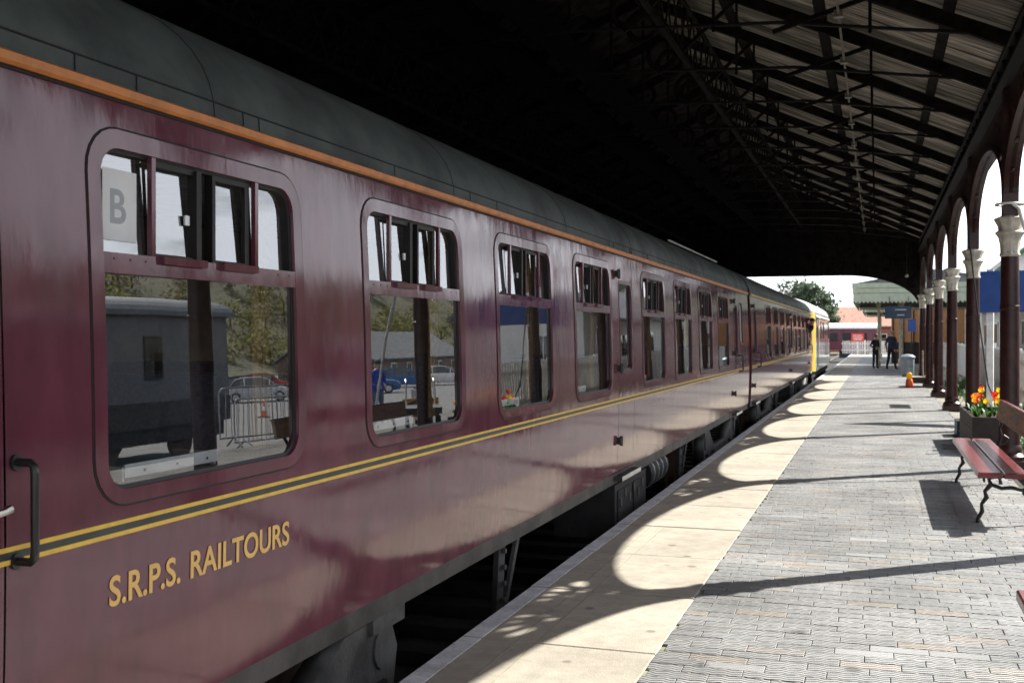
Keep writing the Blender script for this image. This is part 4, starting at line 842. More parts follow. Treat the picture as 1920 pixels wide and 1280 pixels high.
# ------------------------------------------------------------------ people
def skinned(verts, edges, radii, root=0, sub=2):
    me = bpy.data.meshes.new('tmp'); me.from_pydata(verts, edges, []); o = bpy.data.objects.new('tmp', me); COL.objects.link(o)
    md = o.modifiers.new('s', 'SKIN'); md.use_smooth_shade = True
    for i, sv in enumerate(me.skin_vertices[0].data):
        r = radii[i]; sv.radius = r if isinstance(r, tuple) else (r, r); sv.use_root = (i == root)
    ss = o.modifiers.new('u', 'SUBSURF'); ss.levels = sub; ss.render_levels = sub
    dg = bpy.context.evaluated_depsgraph_get(); dg.update()
    out = bpy.data.meshes.new_from_object(o.evaluated_get(dg)); bpy.data.objects.remove(o); return out
def person(label, loc, rz, h, mats, arms, legs, head=None, cap=None, lean=0):
    """mats: skin, top, trousers, shoes. arms: two (elbow, wrist) offsets; coordinates for 1.75 m, facing -y"""
    k = h / 1.75; t = thing('person', label, 'person', loc, rz)
    V = [(0, 0, .95), (0, lean * .3, 1.12), (0, lean * .6, 1.32), (0, lean, 1.47), (0, lean - .01, 1.55), (0, lean - .03, 1.63), (0, lean - .03, 1.71)]
    Rr = [(.165, .115), (.16, .11), (.185, .12), (.10, .085), .055, (.075, .09), (.06, .075)]; E = [(i, i + 1) for i in range(6)]
    tips = []
    for s, (el, wr) in zip((-1, 1), arms):
        b = len(V); V += [(s * .19, lean, 1.43), el, wr, tuple(Vector(wr) + (Vector(wr) - Vector(el)).normalized() * .09)]; Rr += [.07, .05, .034, (.042, .025)]; E += [(3, b), (b, b + 1), (b + 1, b + 2), (b + 2, b + 3)]; tips.append((Vector(V[-1]), (Vector(wr) - Vector(el)).normalized(), s))
    for s, (kn, an) in zip((-1, 1), legs):
        b = len(V); V += [(s * .10, 0, .88), kn, an, (an[0], an[1] - .02, .045), (an[0] + s * .02, an[1] - .15, .04)]; Rr += [.095, .066, .05, .05, (.045, .035)]; E += [(0, b), (b, b + 1), (b + 1, b + 2), (b + 2, b + 3), (b + 3, b + 4)]
    V = [tuple(c * k for c in v) for v in V]; Rr = [tuple(c * k for c in r) if isinstance(r, tuple) else r * k for r in Rr]
    me = skinned(V, E, Rr)
    bm = bmesh.new(); bm.from_mesh(me)
    for (tip, d, s) in tips:                       # fingers and thumb, curled a little
        side = d.cross(Vector((1, 0, 0))); side = side.normalized() if side.length > .1 else Vector((0, 1, 0))
        fm = MB()
        for i, (off, l) in enumerate(((-.03, .06), (-.01, .075), (.01, .07), (.03, .055))):
            p0 = tip * k + side * off * k - d * .015; fm.tube([p0, p0 + d * l * .5 * k, p0 + d * l * .9 * k - Vector((s * .02, 0, 0)) * k], [.011 * k, .010 * k, .007 * k], 6)
        p0 = (tip - d * .06) * k - side * .035 * k; fm.tube([p0, p0 - side * .03 * k + d * .02 * k, p0 - side * .035 * k + d * .055 * k], [.012 * k, .011 * k, .008 * k], 6)
        nv = [bm.verts.new(v) for v in fm.v]
        for f in fm.f: bm.faces.new([nv[i] for i in f])
    # nose and ears
    hc = Vector((0, lean - .03, 1.665)) * k; fm = MB()
    fm.tube([hc + Vector((0, -.08, .02)) * k, hc + Vector((0, -.115, -.015)) * k], [.008 * k, .016 * k], 6)
    for s in (-1, 1): fm.tube([hc + Vector((s * .070, .01, .02)) * k, hc + Vector((s * .088, .015, .0)) * k, hc + Vector((s * .07, .01, -.025)) * k], .012 * k, 6)
    nv = [bm.verts.new(v) for v in fm.v]
    for f in fm.f: bm.faces.new([nv[i] for i in f])
    bm.to_mesh(me); bm.free(); me.materials.clear()
    for m_ in mats: me.materials.append(MATS[m_])
    hands = [Vector(a[1]) * k for a in arms]
    for pl in me.polygons:
        c = pl.center; mi = 1
        if c.z > 1.515 * k: mi = 0
        elif any((c - hh).length < .03 * k or ((c - hh).dot((hh - Vector(a[0]) * k).normalized()) > 0 and (c - hh).length < .16 * k) for hh, a in zip(hands, arms)): mi = 0
        elif c.z < .085 * k: mi = 3
        elif c.z < .93 * k: mi = 2
        pl.material_index = mi; pl.use_smooth = True
    put('body', me, t)
    hm = MB(); hcz = hc + Vector((0, .012, .035)) * k
    prof = [(.094, -.03), (.098, .0), (.088, .045), (.055, .075), (.01, .085)]
    hm.lathe([(r * k, z * k) for r, z in prof], hcz, 14)
    if cap:
        hm.obox(hc + Vector((0, -.10, .045)) * k, (Vector((1, 0, 0)), Vector((0, 1, -.15)).normalized(), Vector((0, .15, 1)).normalized()), .075 * k, .055 * k, .007 * k); hm.build('cap', cap, t, smooth=True)
    elif head: hm.build('hair', head, t, smooth=True)
    ey = MB()
    for s in (-1, 1): ey.lathe([(.001, -.009 * k), (.009 * k, 0), (.001, .009 * k)], hc + Vector((s * .03, -.083, .018)) * k, 8)
    ey.obox(hc + Vector((0, -.088, -.045)) * k, (Vector((1, 0, 0)), Vector((0, 1, 0)), Vector((0, 0, 1))), .025 * k, .006 * k, .004 * k); ey.build('face_detail', 'cap_dark', t)
    return t
STAND = (((-.11, -.01, .49), (-.12, .02, .09)), ((.11, -.01, .49), (.12, .02, .09))); WIDE = (((-.15, -.01, .49), (-.22, .02, .09)), ((.15, -.01, .49), (.22, .02, .09)))
DOWN = (((-.27, .03, 1.16), (-.27, -.04, .92)), ((.27, .03, 1.16), (.27, -.04, .92))); BENT = (((-.28, .05, 1.17), (-.14, -.17, 1.08)), ((.28, .05, 1.17), (.14, -.17, 1.08)))
person('man in long navy coat standing with legs apart under the station canopy', (2.92, 55, 0), R(150), 1.78, ('skin', 'cloth_navy', 'cloth_black', 'cloth_black'), DOWN, WIDE, head='hair_grey')
person('shorter person in dark clothes and red cap beside the tall man', (2.2, 56.3, 0), R(40), 1.60, ('skin', 'cloth_black', 'cloth_black', 'cloth_black'), BENT, STAND, cap='cap_red')
person('man in bright blue jacket and cap standing behind the grey notice board', (10.2, 26.5, -.40), R(-60), 1.76, ('skin', 'cloth_blue', 'cloth_jeans', 'cloth_black'), BENT, STAND, cap='cap_dark')
person('railwayman in black leaning out of the last door of the second coach', (-.28, 40.85, .44), R(95), 1.74, ('skin', 'cloth_black', 'cloth_black', 'cloth_black'), BENT, STAND, cap='cap_dark', lean=-.34)
# ------------------------------------------------------------------ benches
def bench(label, loc, ln):
    t = thing('bench', label, 'bench', loc, 0, 'platform benches')
    for i, (x0, x1) in enumerate(((0, .185), (.205, .39))):
        bb = bevbox(x0, x1, 0, ln, .405, .452, .008); bb.build('seat_plank', 'bench_wood', t)
    a = (Vector((.97, 0, .24)).normalized(), Vector((0, 1, 0)), Vector((-.24, 0, .97)).normalized()); a = (Vector((.98, 0, -.2)).normalized(), Vector((0, 1, 0)), Vector((.2, 0, .98)).normalized())
    m = MB().obox((.485, ln / 2, .775), a, .02, ln / 2, .10); bk = m.build('back_plank', 'bench_back', t)
    MB().obox((.463, ln / 2, .779), a, .003, .22, .055).build('plaque', 'print_grey', bk)
    MB().obox((.508, ln / 2, .88), a, .028, ln / 2, .006).build('top_rail', 'bench_wood', bk)
    for y in (.18, ln - .18) if ln < 2.2 else (.2, ln - .40):
        m = MB()
        m.tube([(.02, y, .0), (.015, y, .03), (.05, y, .10), (.045, y, .16), (.085, y, .22), (.07, y, .27), (.12, y, .33), (.10, y, .38), (.16, y, .40)], [.022, .016, .019, .014, .022, .016, .024, .018, .02], 8)
        m.tube([(.46, y, .0), (.45, y, .05), (.42, y, .13), (.43, y, .18), (.38, y, .27), (.39, y, .33), (.33, y, .40)], [.022, .016, .020, .014, .022, .016, .02], 8)
        m.tube([(.12, y, .33), (.2, y, .30), (.28, y, .31), (.37, y, .29)], .016, 8)
        m.build('leg', 'black_iron', t, smooth=True)
        m = MB(); m.tube([(.36, y, .37), (.43, y, .42), (.46, y, .52), (.445, y, .60), (.485, y, .68), (.515, y, .78), (.535, y, .87)], [.02, .018, .02, .014, .018, .016, .012], 8)
        m.tube([(.43, y, .42), (.50, y, .44), (.53, y, .50), (.49, y, .53), (.46, y, .50)], .010, 6); m.build('back_bracket', 'black_iron', t, smooth=True)
        m = MB().box(.01, .38, y - .03, y + .03, .392, .404); m.build('bracket_plate', 'black_iron', t)
    for y in (.02, .1, ln - .1): MB().tube([(.05 + y * .01, y, .405), (.05 + y * .01, y, .37)], .008, 6).build('bolt', 'black_iron', t)
    return t
bench('long red planked bench with black iron legs beside the nearest brown column', (3.09, 10.0, 0), 3.3)
bench('red bench at the right edge nearest the camera, only its corner showing', (2.885, 3.3, 0), 2.15)

# ------------------------------------------------------------------ planter with tulips
def tulipset(label, col, loc, k, h):
    t = thing('tulip', label, 'tulip', loc, random.uniform(0, 6), 'tulips in the planter')
    lean = Vector((random.uniform(-.05, .05), random.uniform(-.05, .05), 0))
    MB().tube([(0, 0, 0), lean * .5 + Vector((0, 0, h * .5)), lean + Vector((0, 0, h))], .006, 6).build('stem', 'leaf', t)
    fl = MB()
    for i in range(6):
        a = i * math.pi / 3; c, s = math.cos(a), math.sin(a); p = lean + Vector((0, 0, h)); w_ = .022
        pts = [(0.006, 0), (.034, .02), (.040, .045), (.028, .078)]
        for j in range(3):
            r0, z0 = pts[j]; r1, z1 = pts[j + 1]; w0 = w_ * (.3, 1, 1, .25)[j]; w1 = w_ * (.3, 1, 1, .25)[j + 1]
            fl.q([p + Vector((c * r0 - s * w0, s * r0 + c * w0, z0)), p + Vector((c * r0 + s * w0, s * r0 - c * w0, z0)), p + Vector((c * r1 + s * w1, s * r1 - c * w1, z1)), p + Vector((c * r1 - s * w1, s * r1 + c * w1, z1))])
    fl.build('flower', col, t)
    lf = MB()
    for i in range(7):
        a = random.uniform(0, 6.3); d = Vector((math.cos(a), math.sin(a), 0)); n = Vector((-d.y, d.x, 0)); ll = h * random.uniform(.6, .95); pp = [(d * (.10 * u ** 1.5) + Vector((0, 0, ll * u * (1 - .15 * u)))) for u in (0, .35, .7, 1)]; ww = (.012, .026, .022, .003)
        for j in range(3): lf.q([pp[j] - n * ww[j], pp[j] + n * ww[j], pp[j + 1] + n * ww[j + 1], pp[j + 1] - n * ww[j + 1]])
    lf.build('leaves', 'leaf', t)
    return t
pl = thing('planter', 'dark brown wooden planter of tulips between two columns', 'planter', (3.78, 17.2, 0))
m = MB(); m.box(-.28, .28, -1.2, -1.16, .02, .50); m.box(-.28, .28, 1.16, 1.2, .02, .50); m.box(-.28, -.24, -1.159, 1.159, .02, .50); m.box(.24, .28, -1.159, 1.159, .02, .50); m.build('trough', 'planter_wood', pl)
MB().box(-.239, .239, -1.159, 1.159, .02, .44).build('soil', 'soil', pl)
for z in (.12, .3): MB().box(-.288, -.281, -1.2, 1.2, z, z + .012).build('board_joint', 'black_iron', pl)
cols = [('petal_yellow', 'yellow tulip standing in the dark wooden planter'), ('petal_orange', 'orange tulip standing in the dark wooden planter'), ('petal_red', 'red tulip standing in the dark wooden planter')]
for i in range(16):
    c = cols[(0, 0, 1, 0, 0, 1, 0, 2, 0, 1, 0, 0, 2, 0, 1, 2)[i]]
    nth = ('nearest', 'second', 'third', 'fourth', 'fifth', 'sixth', 'seventh', 'eighth', 'ninth', 'tenth', 'eleventh', 'twelfth', 'thirteenth', 'fourteenth', 'fifteenth', 'farthest')[i]
    tulipset(c[1].split()[0] + ' tulip, ' + nth + ' flower along the planter from the bench', c[0], (3.78 + random.uniform(-.2, .2), 16.1 + i * .145, .44), i, random.uniform(.18, .32))
m = thing('planter', 'low dark box planter just beyond the tulip trough', 'planter', (3.62, 19.0, 0))
MB().box(-.14, .14, -.3, .3, 0, .25).build('trough', 'navy_board', m); MB().box(-.12, .12, -.28, .28, .25, .252).build('soil', 'soil', m)
# bright clumps of leaves in the border (stuff nobody could count)
lf = MB()
for i in range(900):
    x, yv = random.uniform(4.2, 5.2), random.choice((random.uniform(14, 19), random.uniform(22, 40)))
    a = random.uniform(0, 6.3); d = Vector((math.cos(a), math.sin(a), 0)); n = Vector((-d.y, d.x, 0)); b0 = Vector((x, yv, -.02)); ll = random.uniform(.12, .34); w_ = random.uniform(.01, .025)
    lf.q([b0 - n * w_ * .5, b0 + n * w_ * .5, b0 + d * ll * .25 + Vector((0, 0, ll * .6)) + n * w_, b0 + d * ll * .25 + Vector((0, 0, ll * .6)) - n * w_]); lf.q([b0 + d * ll * .25 + Vector((0, 0, ll * .6)) - n * w_, b0 + d * ll * .25 + Vector((0, 0, ll * .6)) + n * w_, b0 + d * ll * .6 + Vector((0, 0, ll))])
o = lf.build('ground_cover', 'leaf'); tag(o, 'low leafy green plants in the border behind the columns', 'plants', kind='stuff')

# ------------------------------------------------------------------ picket fences
def picketmesh(h, w_): return MB().prism([(-w_ / 2, 0), (w_ / 2, 0), (w_ / 2, h - .06), (0, h), (-w_ / 2, h - .06)], 'x', -.011, .011).mesh('picket', 'picket')
def fence(label, p0, p1, h, step, w_, railside=1):
    p0, p1 = Vector(p0), Vector(p1); d = p1 - p0; L_ = d.length; rz = math.atan2(d.y, d.x) - math.pi / 2
    t = thing('picket_fence', label, 'fence', p0, rz); pm = picketmesh(h, w_); n = int(L_ / step)
    for i in range(n): put('picket', pm, t, (0, i * step, .05 + random.uniform(-.008, .008)), (random.gauss(0, .008), 0, 0))
    for z in (.3, h - .25): MB().box(.013 * railside, .06 * railside, 0, L_, z, z + .08).build('rail', 'picket', t)
    pst = MB().box(.062 * railside, .16 * railside, -.05, .05, 0, h + .08).mesh('post', 'picket')
    for i in range(int(L_ / 2.4) + 1): put('post', pst, t, (0, i * 2.4, 0))
    return t
fence('long white picket fence along the garden border behind the columns', (5.45, 22, -.02), (5.45, 60, -.02), 1.22, .135, .085)
fence('short white picket fence across the far end of the platform', (3.7, 97.5, 0), (-.6, 97.5, 0), 1.1, .13, .075)

# ------------------------------------------------------------------ trolley, bin and small things down the platform
t = thing('luggage_trolley', 'dark flat luggage trolley with pale upright handle near the far columns', 'trolley', (3.5, 36.6, 0))
MB().box(-.33, .36, -.5, .6, .12, .30).build('deck', 'trolley', t); MB().box(-.36, .1, -.54, -.3, .301, .33).build('deck_edge', 'white_paint', t)
MB().tube([(.15, .5, .30), (.15, .52, 1.0), (.15, .48, 1.1), (.15, .38, 1.1)], .025, 8).build('handle', 'cream_paint', t, smooth=True)
for x in (-.25, .27):
    for y in (-.4, .45): MB().tube([(x - .03, y, .09), (x + .03, y, .09)], .09, 14).build('wheel', 'tyre', t)
t = thing('hand_lamp', 'orange lamp with yellow top standing before the luggage trolley', 'lamp', (3.22, 35.9, 0))
MB().lathe([(.11, 0), (.12, .02), (.10, .22), (.07, .26)], n=16).build('lamp_body', 'cone_orange', t, smooth=True); MB().lathe([(.075, .26), (.085, .32), (.08, .42), (.04, .46), (.01, .465)], n=16).build('lamp_top', 'petal_yellow', t, smooth=True)
t = thing('litter_bin', 'round grey litter bin beside the far columns', 'bin', (3.4, 45.2, 0)); MB().lathe([(.2, 0), (.23, .05), (.25, .72), (.27, .73)], n=20).build('drum', 'bin_grey', t, smooth=True); MB().lathe([(.28, .731), (.28, .77), (.2, .84), (.05, .87)], n=20).build('lid', 'bin_grey', t, smooth=True)
t = thing('running_in_board', 'large blue framed station board on white posts behind the nearest column', 'sign', (5.0, 22.6, 0), R(-10))
MB().box(-.95, 1.1, -.02, .02, 2.08, 2.76).build('board', 'blue_board', t)
fr = MB(); fr.box(-1.0, 1.15, -.03, .03, 2.03, 2.079); fr.box(-1.0, 1.15, -.03, .03, 2.761, 2.81); fr.box(-1.0, -.951, -.03, .03, 2.0795, 2.7605); fr.box(1.101, 1.15, -.03, .03, 2.0795, 2.7605); fr.build('board_frame', 'blue_board', t)
for x in (-.7, .85): MB().box(x - .06, x + .06, .031, .15, 0, 2.85).build('post', 'white_paint', t)
t = thing('warning_sign', 'red notice on a post before the far picket fence', 'sign', (.75, 95.2, 0)); MB().box(-.5, .5, -.015, .015, 1.1, 1.75).build('board', 'red_sign', t)
for z, w_ in ((1.58, .36), (1.42, .4), (1.26, .34)): MB().box(-w_, w_, -.019, -.0155, z - .03, z + .03).build('print_line', 'sign_white', t)
MB().box(-.05, .05, .016, .1, 0, 1.7).build('post', 'sign_white', t)

# ------------------------------------------------------------------ station canopy and buildings
def canopy(label, y0, y1, x0, x1, z0, zt):
    t = thing('station_canopy', label, 'canopy', (x0, y0, 0)); O = Vector((-x0, -y0, 0))
    P = lambda nm, mb, mt, par=None: mb.build(nm, mt, par or t, O if par is None else (0, 0, 0))
    P('roof_deck', MB().prism([(x0 + .05, zt - .12), (x1, zt - .12), (x1, zt + .1), ((x0 + x1) / 2, zt + .55), (x0 + .05, zt)], 'y', y0 + .05, y1), 'slate')
    P('ceiling', MB().box(x0 + .06, x1 - .05, y0 + .06, y1 - .05, zt - .17, zt - .121), 'canopy_under')
    hb = (zt - z0 - .22) / 3
    for k in range(3):
        z = z0 + .22 + k * hb; e = -.02 * k
        P('fascia_board', MB().box(x0 + e, x1, y0 - .03 + e, y0 + e + .0, z + .006, z + hb - .006), 'canopy_green'); P('fascia_board', MB().box(x0 - .03 + e, x0 + e, y0 + e, y1, z + .006, z + hb - .006), 'canopy_green')
    vb = MB().prism([(-.078, .24), (.078, .24), (.078, .10), (0, 0), (-.078, .10)], 'y', -.012, .012).mesh('valance_board', 'canopy_green')
    n = int((x1 - x0) / .16)
    for k in range(n): put('valance_board', vb, t, O + Vector((x0 + .08 + k * .16, y0 - .02, z0)))
    n = int((y1 - y0) / .16)
    for k in range(min(n, 100)): put('valance_board', vb, t, O + Vector((x0 - .02, y0 + .08 + k * .16, z0)), (0, 0, R(90)))
    n = int((x1 - x0) / .16)
    for k in range(n): put('valance_board', vb, t, O + Vector((x0 + .08 + k * .16, y1 + .02, z0)))
    P('end_fascia', MB().box(x0, x1, y1, y1 + .05, z0 + .2, zt), 'canopy_under')
    for yv in np.arange(y0 + 9.6, y1, 4.2):
        for xv in (x0 + 1.0, x0 + 2.1):
            c = P('post', MB().lathe([(.10, 0), (.10, .3), (.06, .34), (.055, zt - .6), (.09, zt - .55), (.09, zt - .175)], (xv, yv, 0), 12), 'post_cream')
            for s in (-1, 1): P('bracket', MB().tube([(xv, yv, zt - 1.0), (xv + s * .12, yv, zt - .5), (xv + s * .45, yv, zt - .2)], .02, 6), 'post_cream', c)
    for yv in (y0 + 1.5, y0 + 6): P('post', MB().lathe([(.10, 0), (.10, .3), (.06, .34), (.055, zt - .6), (.09, zt - .55), (.09, zt - .175)], (x1 - .8, yv, 0), 12), 'post_cream')
    P('truss_beam', MB().box(x0 + .1, x1 - .1, y0 + 1.45, y0 + 1.55, zt - .4, zt - .175), 'canopy_under')
    return t
canopy('pale green station canopy with sawtooth valance just past the shed end', 48.6, 64.2, 1.35, 7.4, 2.92, 3.78)
canopy('farther green canopy beyond the first one on the platform', 68.5, 88, 1.5, 7.4, 2.92, 3.7)
t = thing('station_building', 'orange brown timber station building under the canopy', 'building', (5.5, 72, 0)); O = Vector((-5.5, -72, 0))
MB().box(3.05, 7.2, 66.2, 67.9, 0, 1.2).build('lower_wall', 'planter_wood', t, O); MB().box(3.05, 7.2, 66.2, 67.9, 1.201, 3.4).build('wall', 'wood_orange', t, O)
for k in range(5): MB().box(3.1 + k * .55, 3.17 + k * .55, 66.13, 66.198, 0, 3.4).build('wall_post', 'planter_wood', t, O)
MB().box(3.05, 7.2, 66.13, 66.198 - .002, 1.9, 1.97).build('wall_rail', 'planter_wood', t, O) if False else None
MB().box(2.9, 7.4, 66.0, 68.1, 3.42, 3.52).build('roof', 'slate', t, O)
t = thing('hanging_sign', 'dark navy hanging sign with two pale lines below the canopy', 'sign', (3.2, 48.2, 2.3)); MB().box(-.62, .42, -.02, .02, -.02, .48).build('board', 'navy_board', t)
for z, w_ in ((.32, .22), (.1, .14)): MB().box(-w_, w_, -.024, -.0205, z, z + .05).build('print_line', 'print_grey', t)
for x in (-.45, .3): MB().tube([(x, 0, .48), (x, 0, .9)], .012, 6).build('hanger', 'black_iron', t)
t = thing('blue_sign', 'small upright blue sign by the last shed column', 'sign', (3.62, 48.3, 1.75)); MB().box(-.14, .18, -.015, .015, 0, .5).build('board', 'blue_board', t); MB().box(-.02, .02, .016, .05, -1.75, .45).build('post', 'black_iron', t)

def house(label, loc, w_, d_, h, rh, wall, roof, chim=None, trim=None, wins=(), rz=0, ridge='y'):
    t = thing('house', label, 'house', loc, rz)
    if ridge == 'y': poly = [(-w_ / 2, 0), (w_ / 2, 0), (w_ / 2, h), (0, h + rh), (-w_ / 2, h)]; MB().prism(poly, 'y', 0, d_).build('wall', wall, t)
    else: poly = [(0, 0), (d_, 0), (d_, h), (d_ / 2, h + rh), (0, h)]; MB().prism(poly, 'x', -w_ / 2, w_ / 2).build('wall', wall, t)
    m = MB()
    if ridge == 'y':
        for s in (-1, 1): m.prism([(0, h + rh + .03), (s * (w_ / 2 + .35), h - .35 * rh / (w_ / 2) + .03), (s * (w_ / 2 + .35), h - .35 * rh / (w_ / 2) + .15), (0, h + rh + .15)], 'y', -.3, d_ + .3)
    else:
        for s in (-1, 1): m.prism([(d_ / 2, h + rh + .03), (d_ / 2 + s * (d_ / 2 + .35), h - .35 * rh / (d_ / 2) + .03), (d_ / 2 + s * (d_ / 2 + .35), h - .35 * rh / (d_ / 2) + .15), (d_ / 2, h + rh + .15)], 'x', -w_ / 2 - .3, w_ / 2 + .3)
    rf = m.build('roof', roof, t)
    if trim and ridge == 'y':
        m = MB()
        for s in (-1, 1): m.beam((0, -.33, h + rh + .02), (s * (w_ / 2 + .35), -.33, h - .35 * rh / (w_ / 2) + .02), .05, .2)
        m.build('bargeboard', trim, rf)
        m = MB()
        for s in (-1, 1):
            for k in range(9):
                u = (k + .5) / 9; m.lathe([(.07, -.02), (.07, .02)], (s * u * (w_ / 2 + .3), -.3, h + rh - u * (rh + .3 * rh / (w_ / 2)) - .18), 8)
        m.build('fretwork', 'white_paint', rf)
    if chim:
        for (cx, cy, cz) in chim:
            c = MB().box(cx - .45, cx + .45, cy - .35, cy + .35, h, cz).box(cx - .52, cx + .52, cy - .42, cy + .42, cz, cz + .15).build('chimney', 'brick_red', rf)
            for s in (-.22, .22): MB().lathe([(.13, 0), (.11, .1), (.12, .5), (.14, .6)], (cx + s, cy, cz + .15), 10).build('chimney_pot', 'pot', c, smooth=True)
    for (face, a, b, z0, z1) in wins:
        if face == 's': f = MB().box(a - .08, b + .08, -.05, -.002, z0 - .08, z1 + .08).build('window', 'white_paint', t); MB().box(a, b, -.056, -.0505, z0, z1).build('pane', 'car_glass', f); MB().box((a + b) / 2 - .02, (a + b) / 2 + .02, -.062, -.0565, z0, z1).build('glazing_bar', 'white_paint', f)
        else: f = MB().box(-w_ / 2 - .05, -w_ / 2 - .002, a - .08, b + .08, z0 - .08, z1 + .08).build('window', 'white_paint', t); MB().box(-w_ / 2 - .056, -w_ / 2 - .0505, a, b, z0, z1).build('pane', 'car_glass', f); MB().box(-w_ / 2 - .062, -w_ / 2 - .0565, (a + b) / 2 - .02, (a + b) / 2 + .02, z0, z1).build('glazing_bar', 'white_paint', f)
    return t
house('white rendered house with green edged gable behind the blue board', (9.6, 61, -.3), 5.4, 14, 4.2, 2.2, 'render_white', 'slate', [(1.9, 3, 7.2)], 'green_trim', [('s', -1.8, -.9, .9, 2.3), ('s', .6, 1.5, .9, 2.3), ('w', 2, 3, .9, 2.3), ('w', 6, 7, .9, 2.3), ('w', 10, 11, .9, 2.3)])
house('white low station house wing with blue lower band beside the picket fence', (8.6, 34, -.1), 4.2, 17, 2.75, 1.3, 'render_white', 'slate', [(1.2, 8, 5.2)], None, [('w', 1.5, 2.6, .9, 2.1), ('w', 5.2, 6.3, .9, 2.1), ('w', 10, 11.1, .9, 2.1), ('w', 14, 15, .9, 2.1), ('s', -1.2, -.3, .9, 2.0)])
house('brick house with red tiled roof beyond the end of the platform', (3.2, 150, -.6), 15, 9, 3.4, 2.4, 'brick_red', 'roof_red', None, None, [('s', -6, -4.8, .9, 2.3), ('s', -1, .2, .9, 2.3), ('s', 4, 5.2, .9, 2.3)], ridge='x')
house('long low stone outbuilding with slate roof at the back of the car park', (47, 92, -1.0), 9, 26, 2.2, 2.6, 'stone', 'slate', None, None, [('w', 2 + 4 * k, 3.1 + 4 * k, .3, 1.6) for k in range(6)])
# coach in siding beyond the platform end
t = thing('railway_coach', 'maroon coach with white roof standing beyond the platform end', 'railway coach', (0, 112, -.7)); 
MB().box(-9.5, 2.2, -1.3, 1.3, .9, 2.9).build('body', 'maroon', t)
m = MB(); pts = [(-1.34 * math.cos(a), 2.92 + .55 * math.sin(a)) for a in np.linspace(0, math.pi, 12)]; m.prism(pts, 'x', -9.6, 2.3); m.build('roof', 'white_paint', t)
for k in range(8): f = MB().box(-9 + k * 1.35, -8.1 + k * 1.35, -1.32, -1.302, 1.7, 2.5).build('window', 'car_black', t)
for x in (-7.5, 0.2): MB().box(x - 1.4, x + 1.4, -1.1, 1.1, 0.1, .85).build('bogie', 'underframe', t)
# goods van and vehicles in the yard (mirrored in the coach windows)
t = thing('goods_van', 'grey railway van with dark curved roof and black lower panels in the yard', 'railway van', (16.4, 20, -1.0)); O = Vector((-16.4, -20, 0))
MB().box(15.0, 17.8, 11, 27, .9, 1.55).build('lower_panel', 'van_black', t, O); MB().box(15.02, 17.78, 11.02, 26.98, 1.551, 3.75).build('body', 'van_grey', t, O)
m = MB(); m.prism([(16.4 - 1.55 * math.cos(a), 3.72 + .55 * math.sin(a)) for a in np.linspace(0, math.pi, 14)], 'y', 10.8, 27.25); m.build('roof', 'van_roof', t, O)
for y in (13, 16.5, 20, 23.6): f = MB().box(14.99, 15.018, y - .35, y + .35, 2.1, 3.2).build('window', 'rubber', t, O); MB().box(14.984, 14.9895, y - .3, y + .3, 2.15, 3.15).build('pane', 'car_glass', f)
for y in (13, 16, 22, 25):
    for x in (15.3, 17.5): MB().tube([(x - .06, y, .46), (x + .06, y, .46)], .46, 20).build('wheel', 'rust', t, O)
MB().box(15.1, 17.7, 11.2, 26.8, .5, .899).build('underframe', 'underframe', t, O); MB().lathe([(.16, 0), (.17, .12), (.1, .2)], (15.2, 26.9, 1.75), 12).build('tail_lamp', 'lamp_red', t, O)
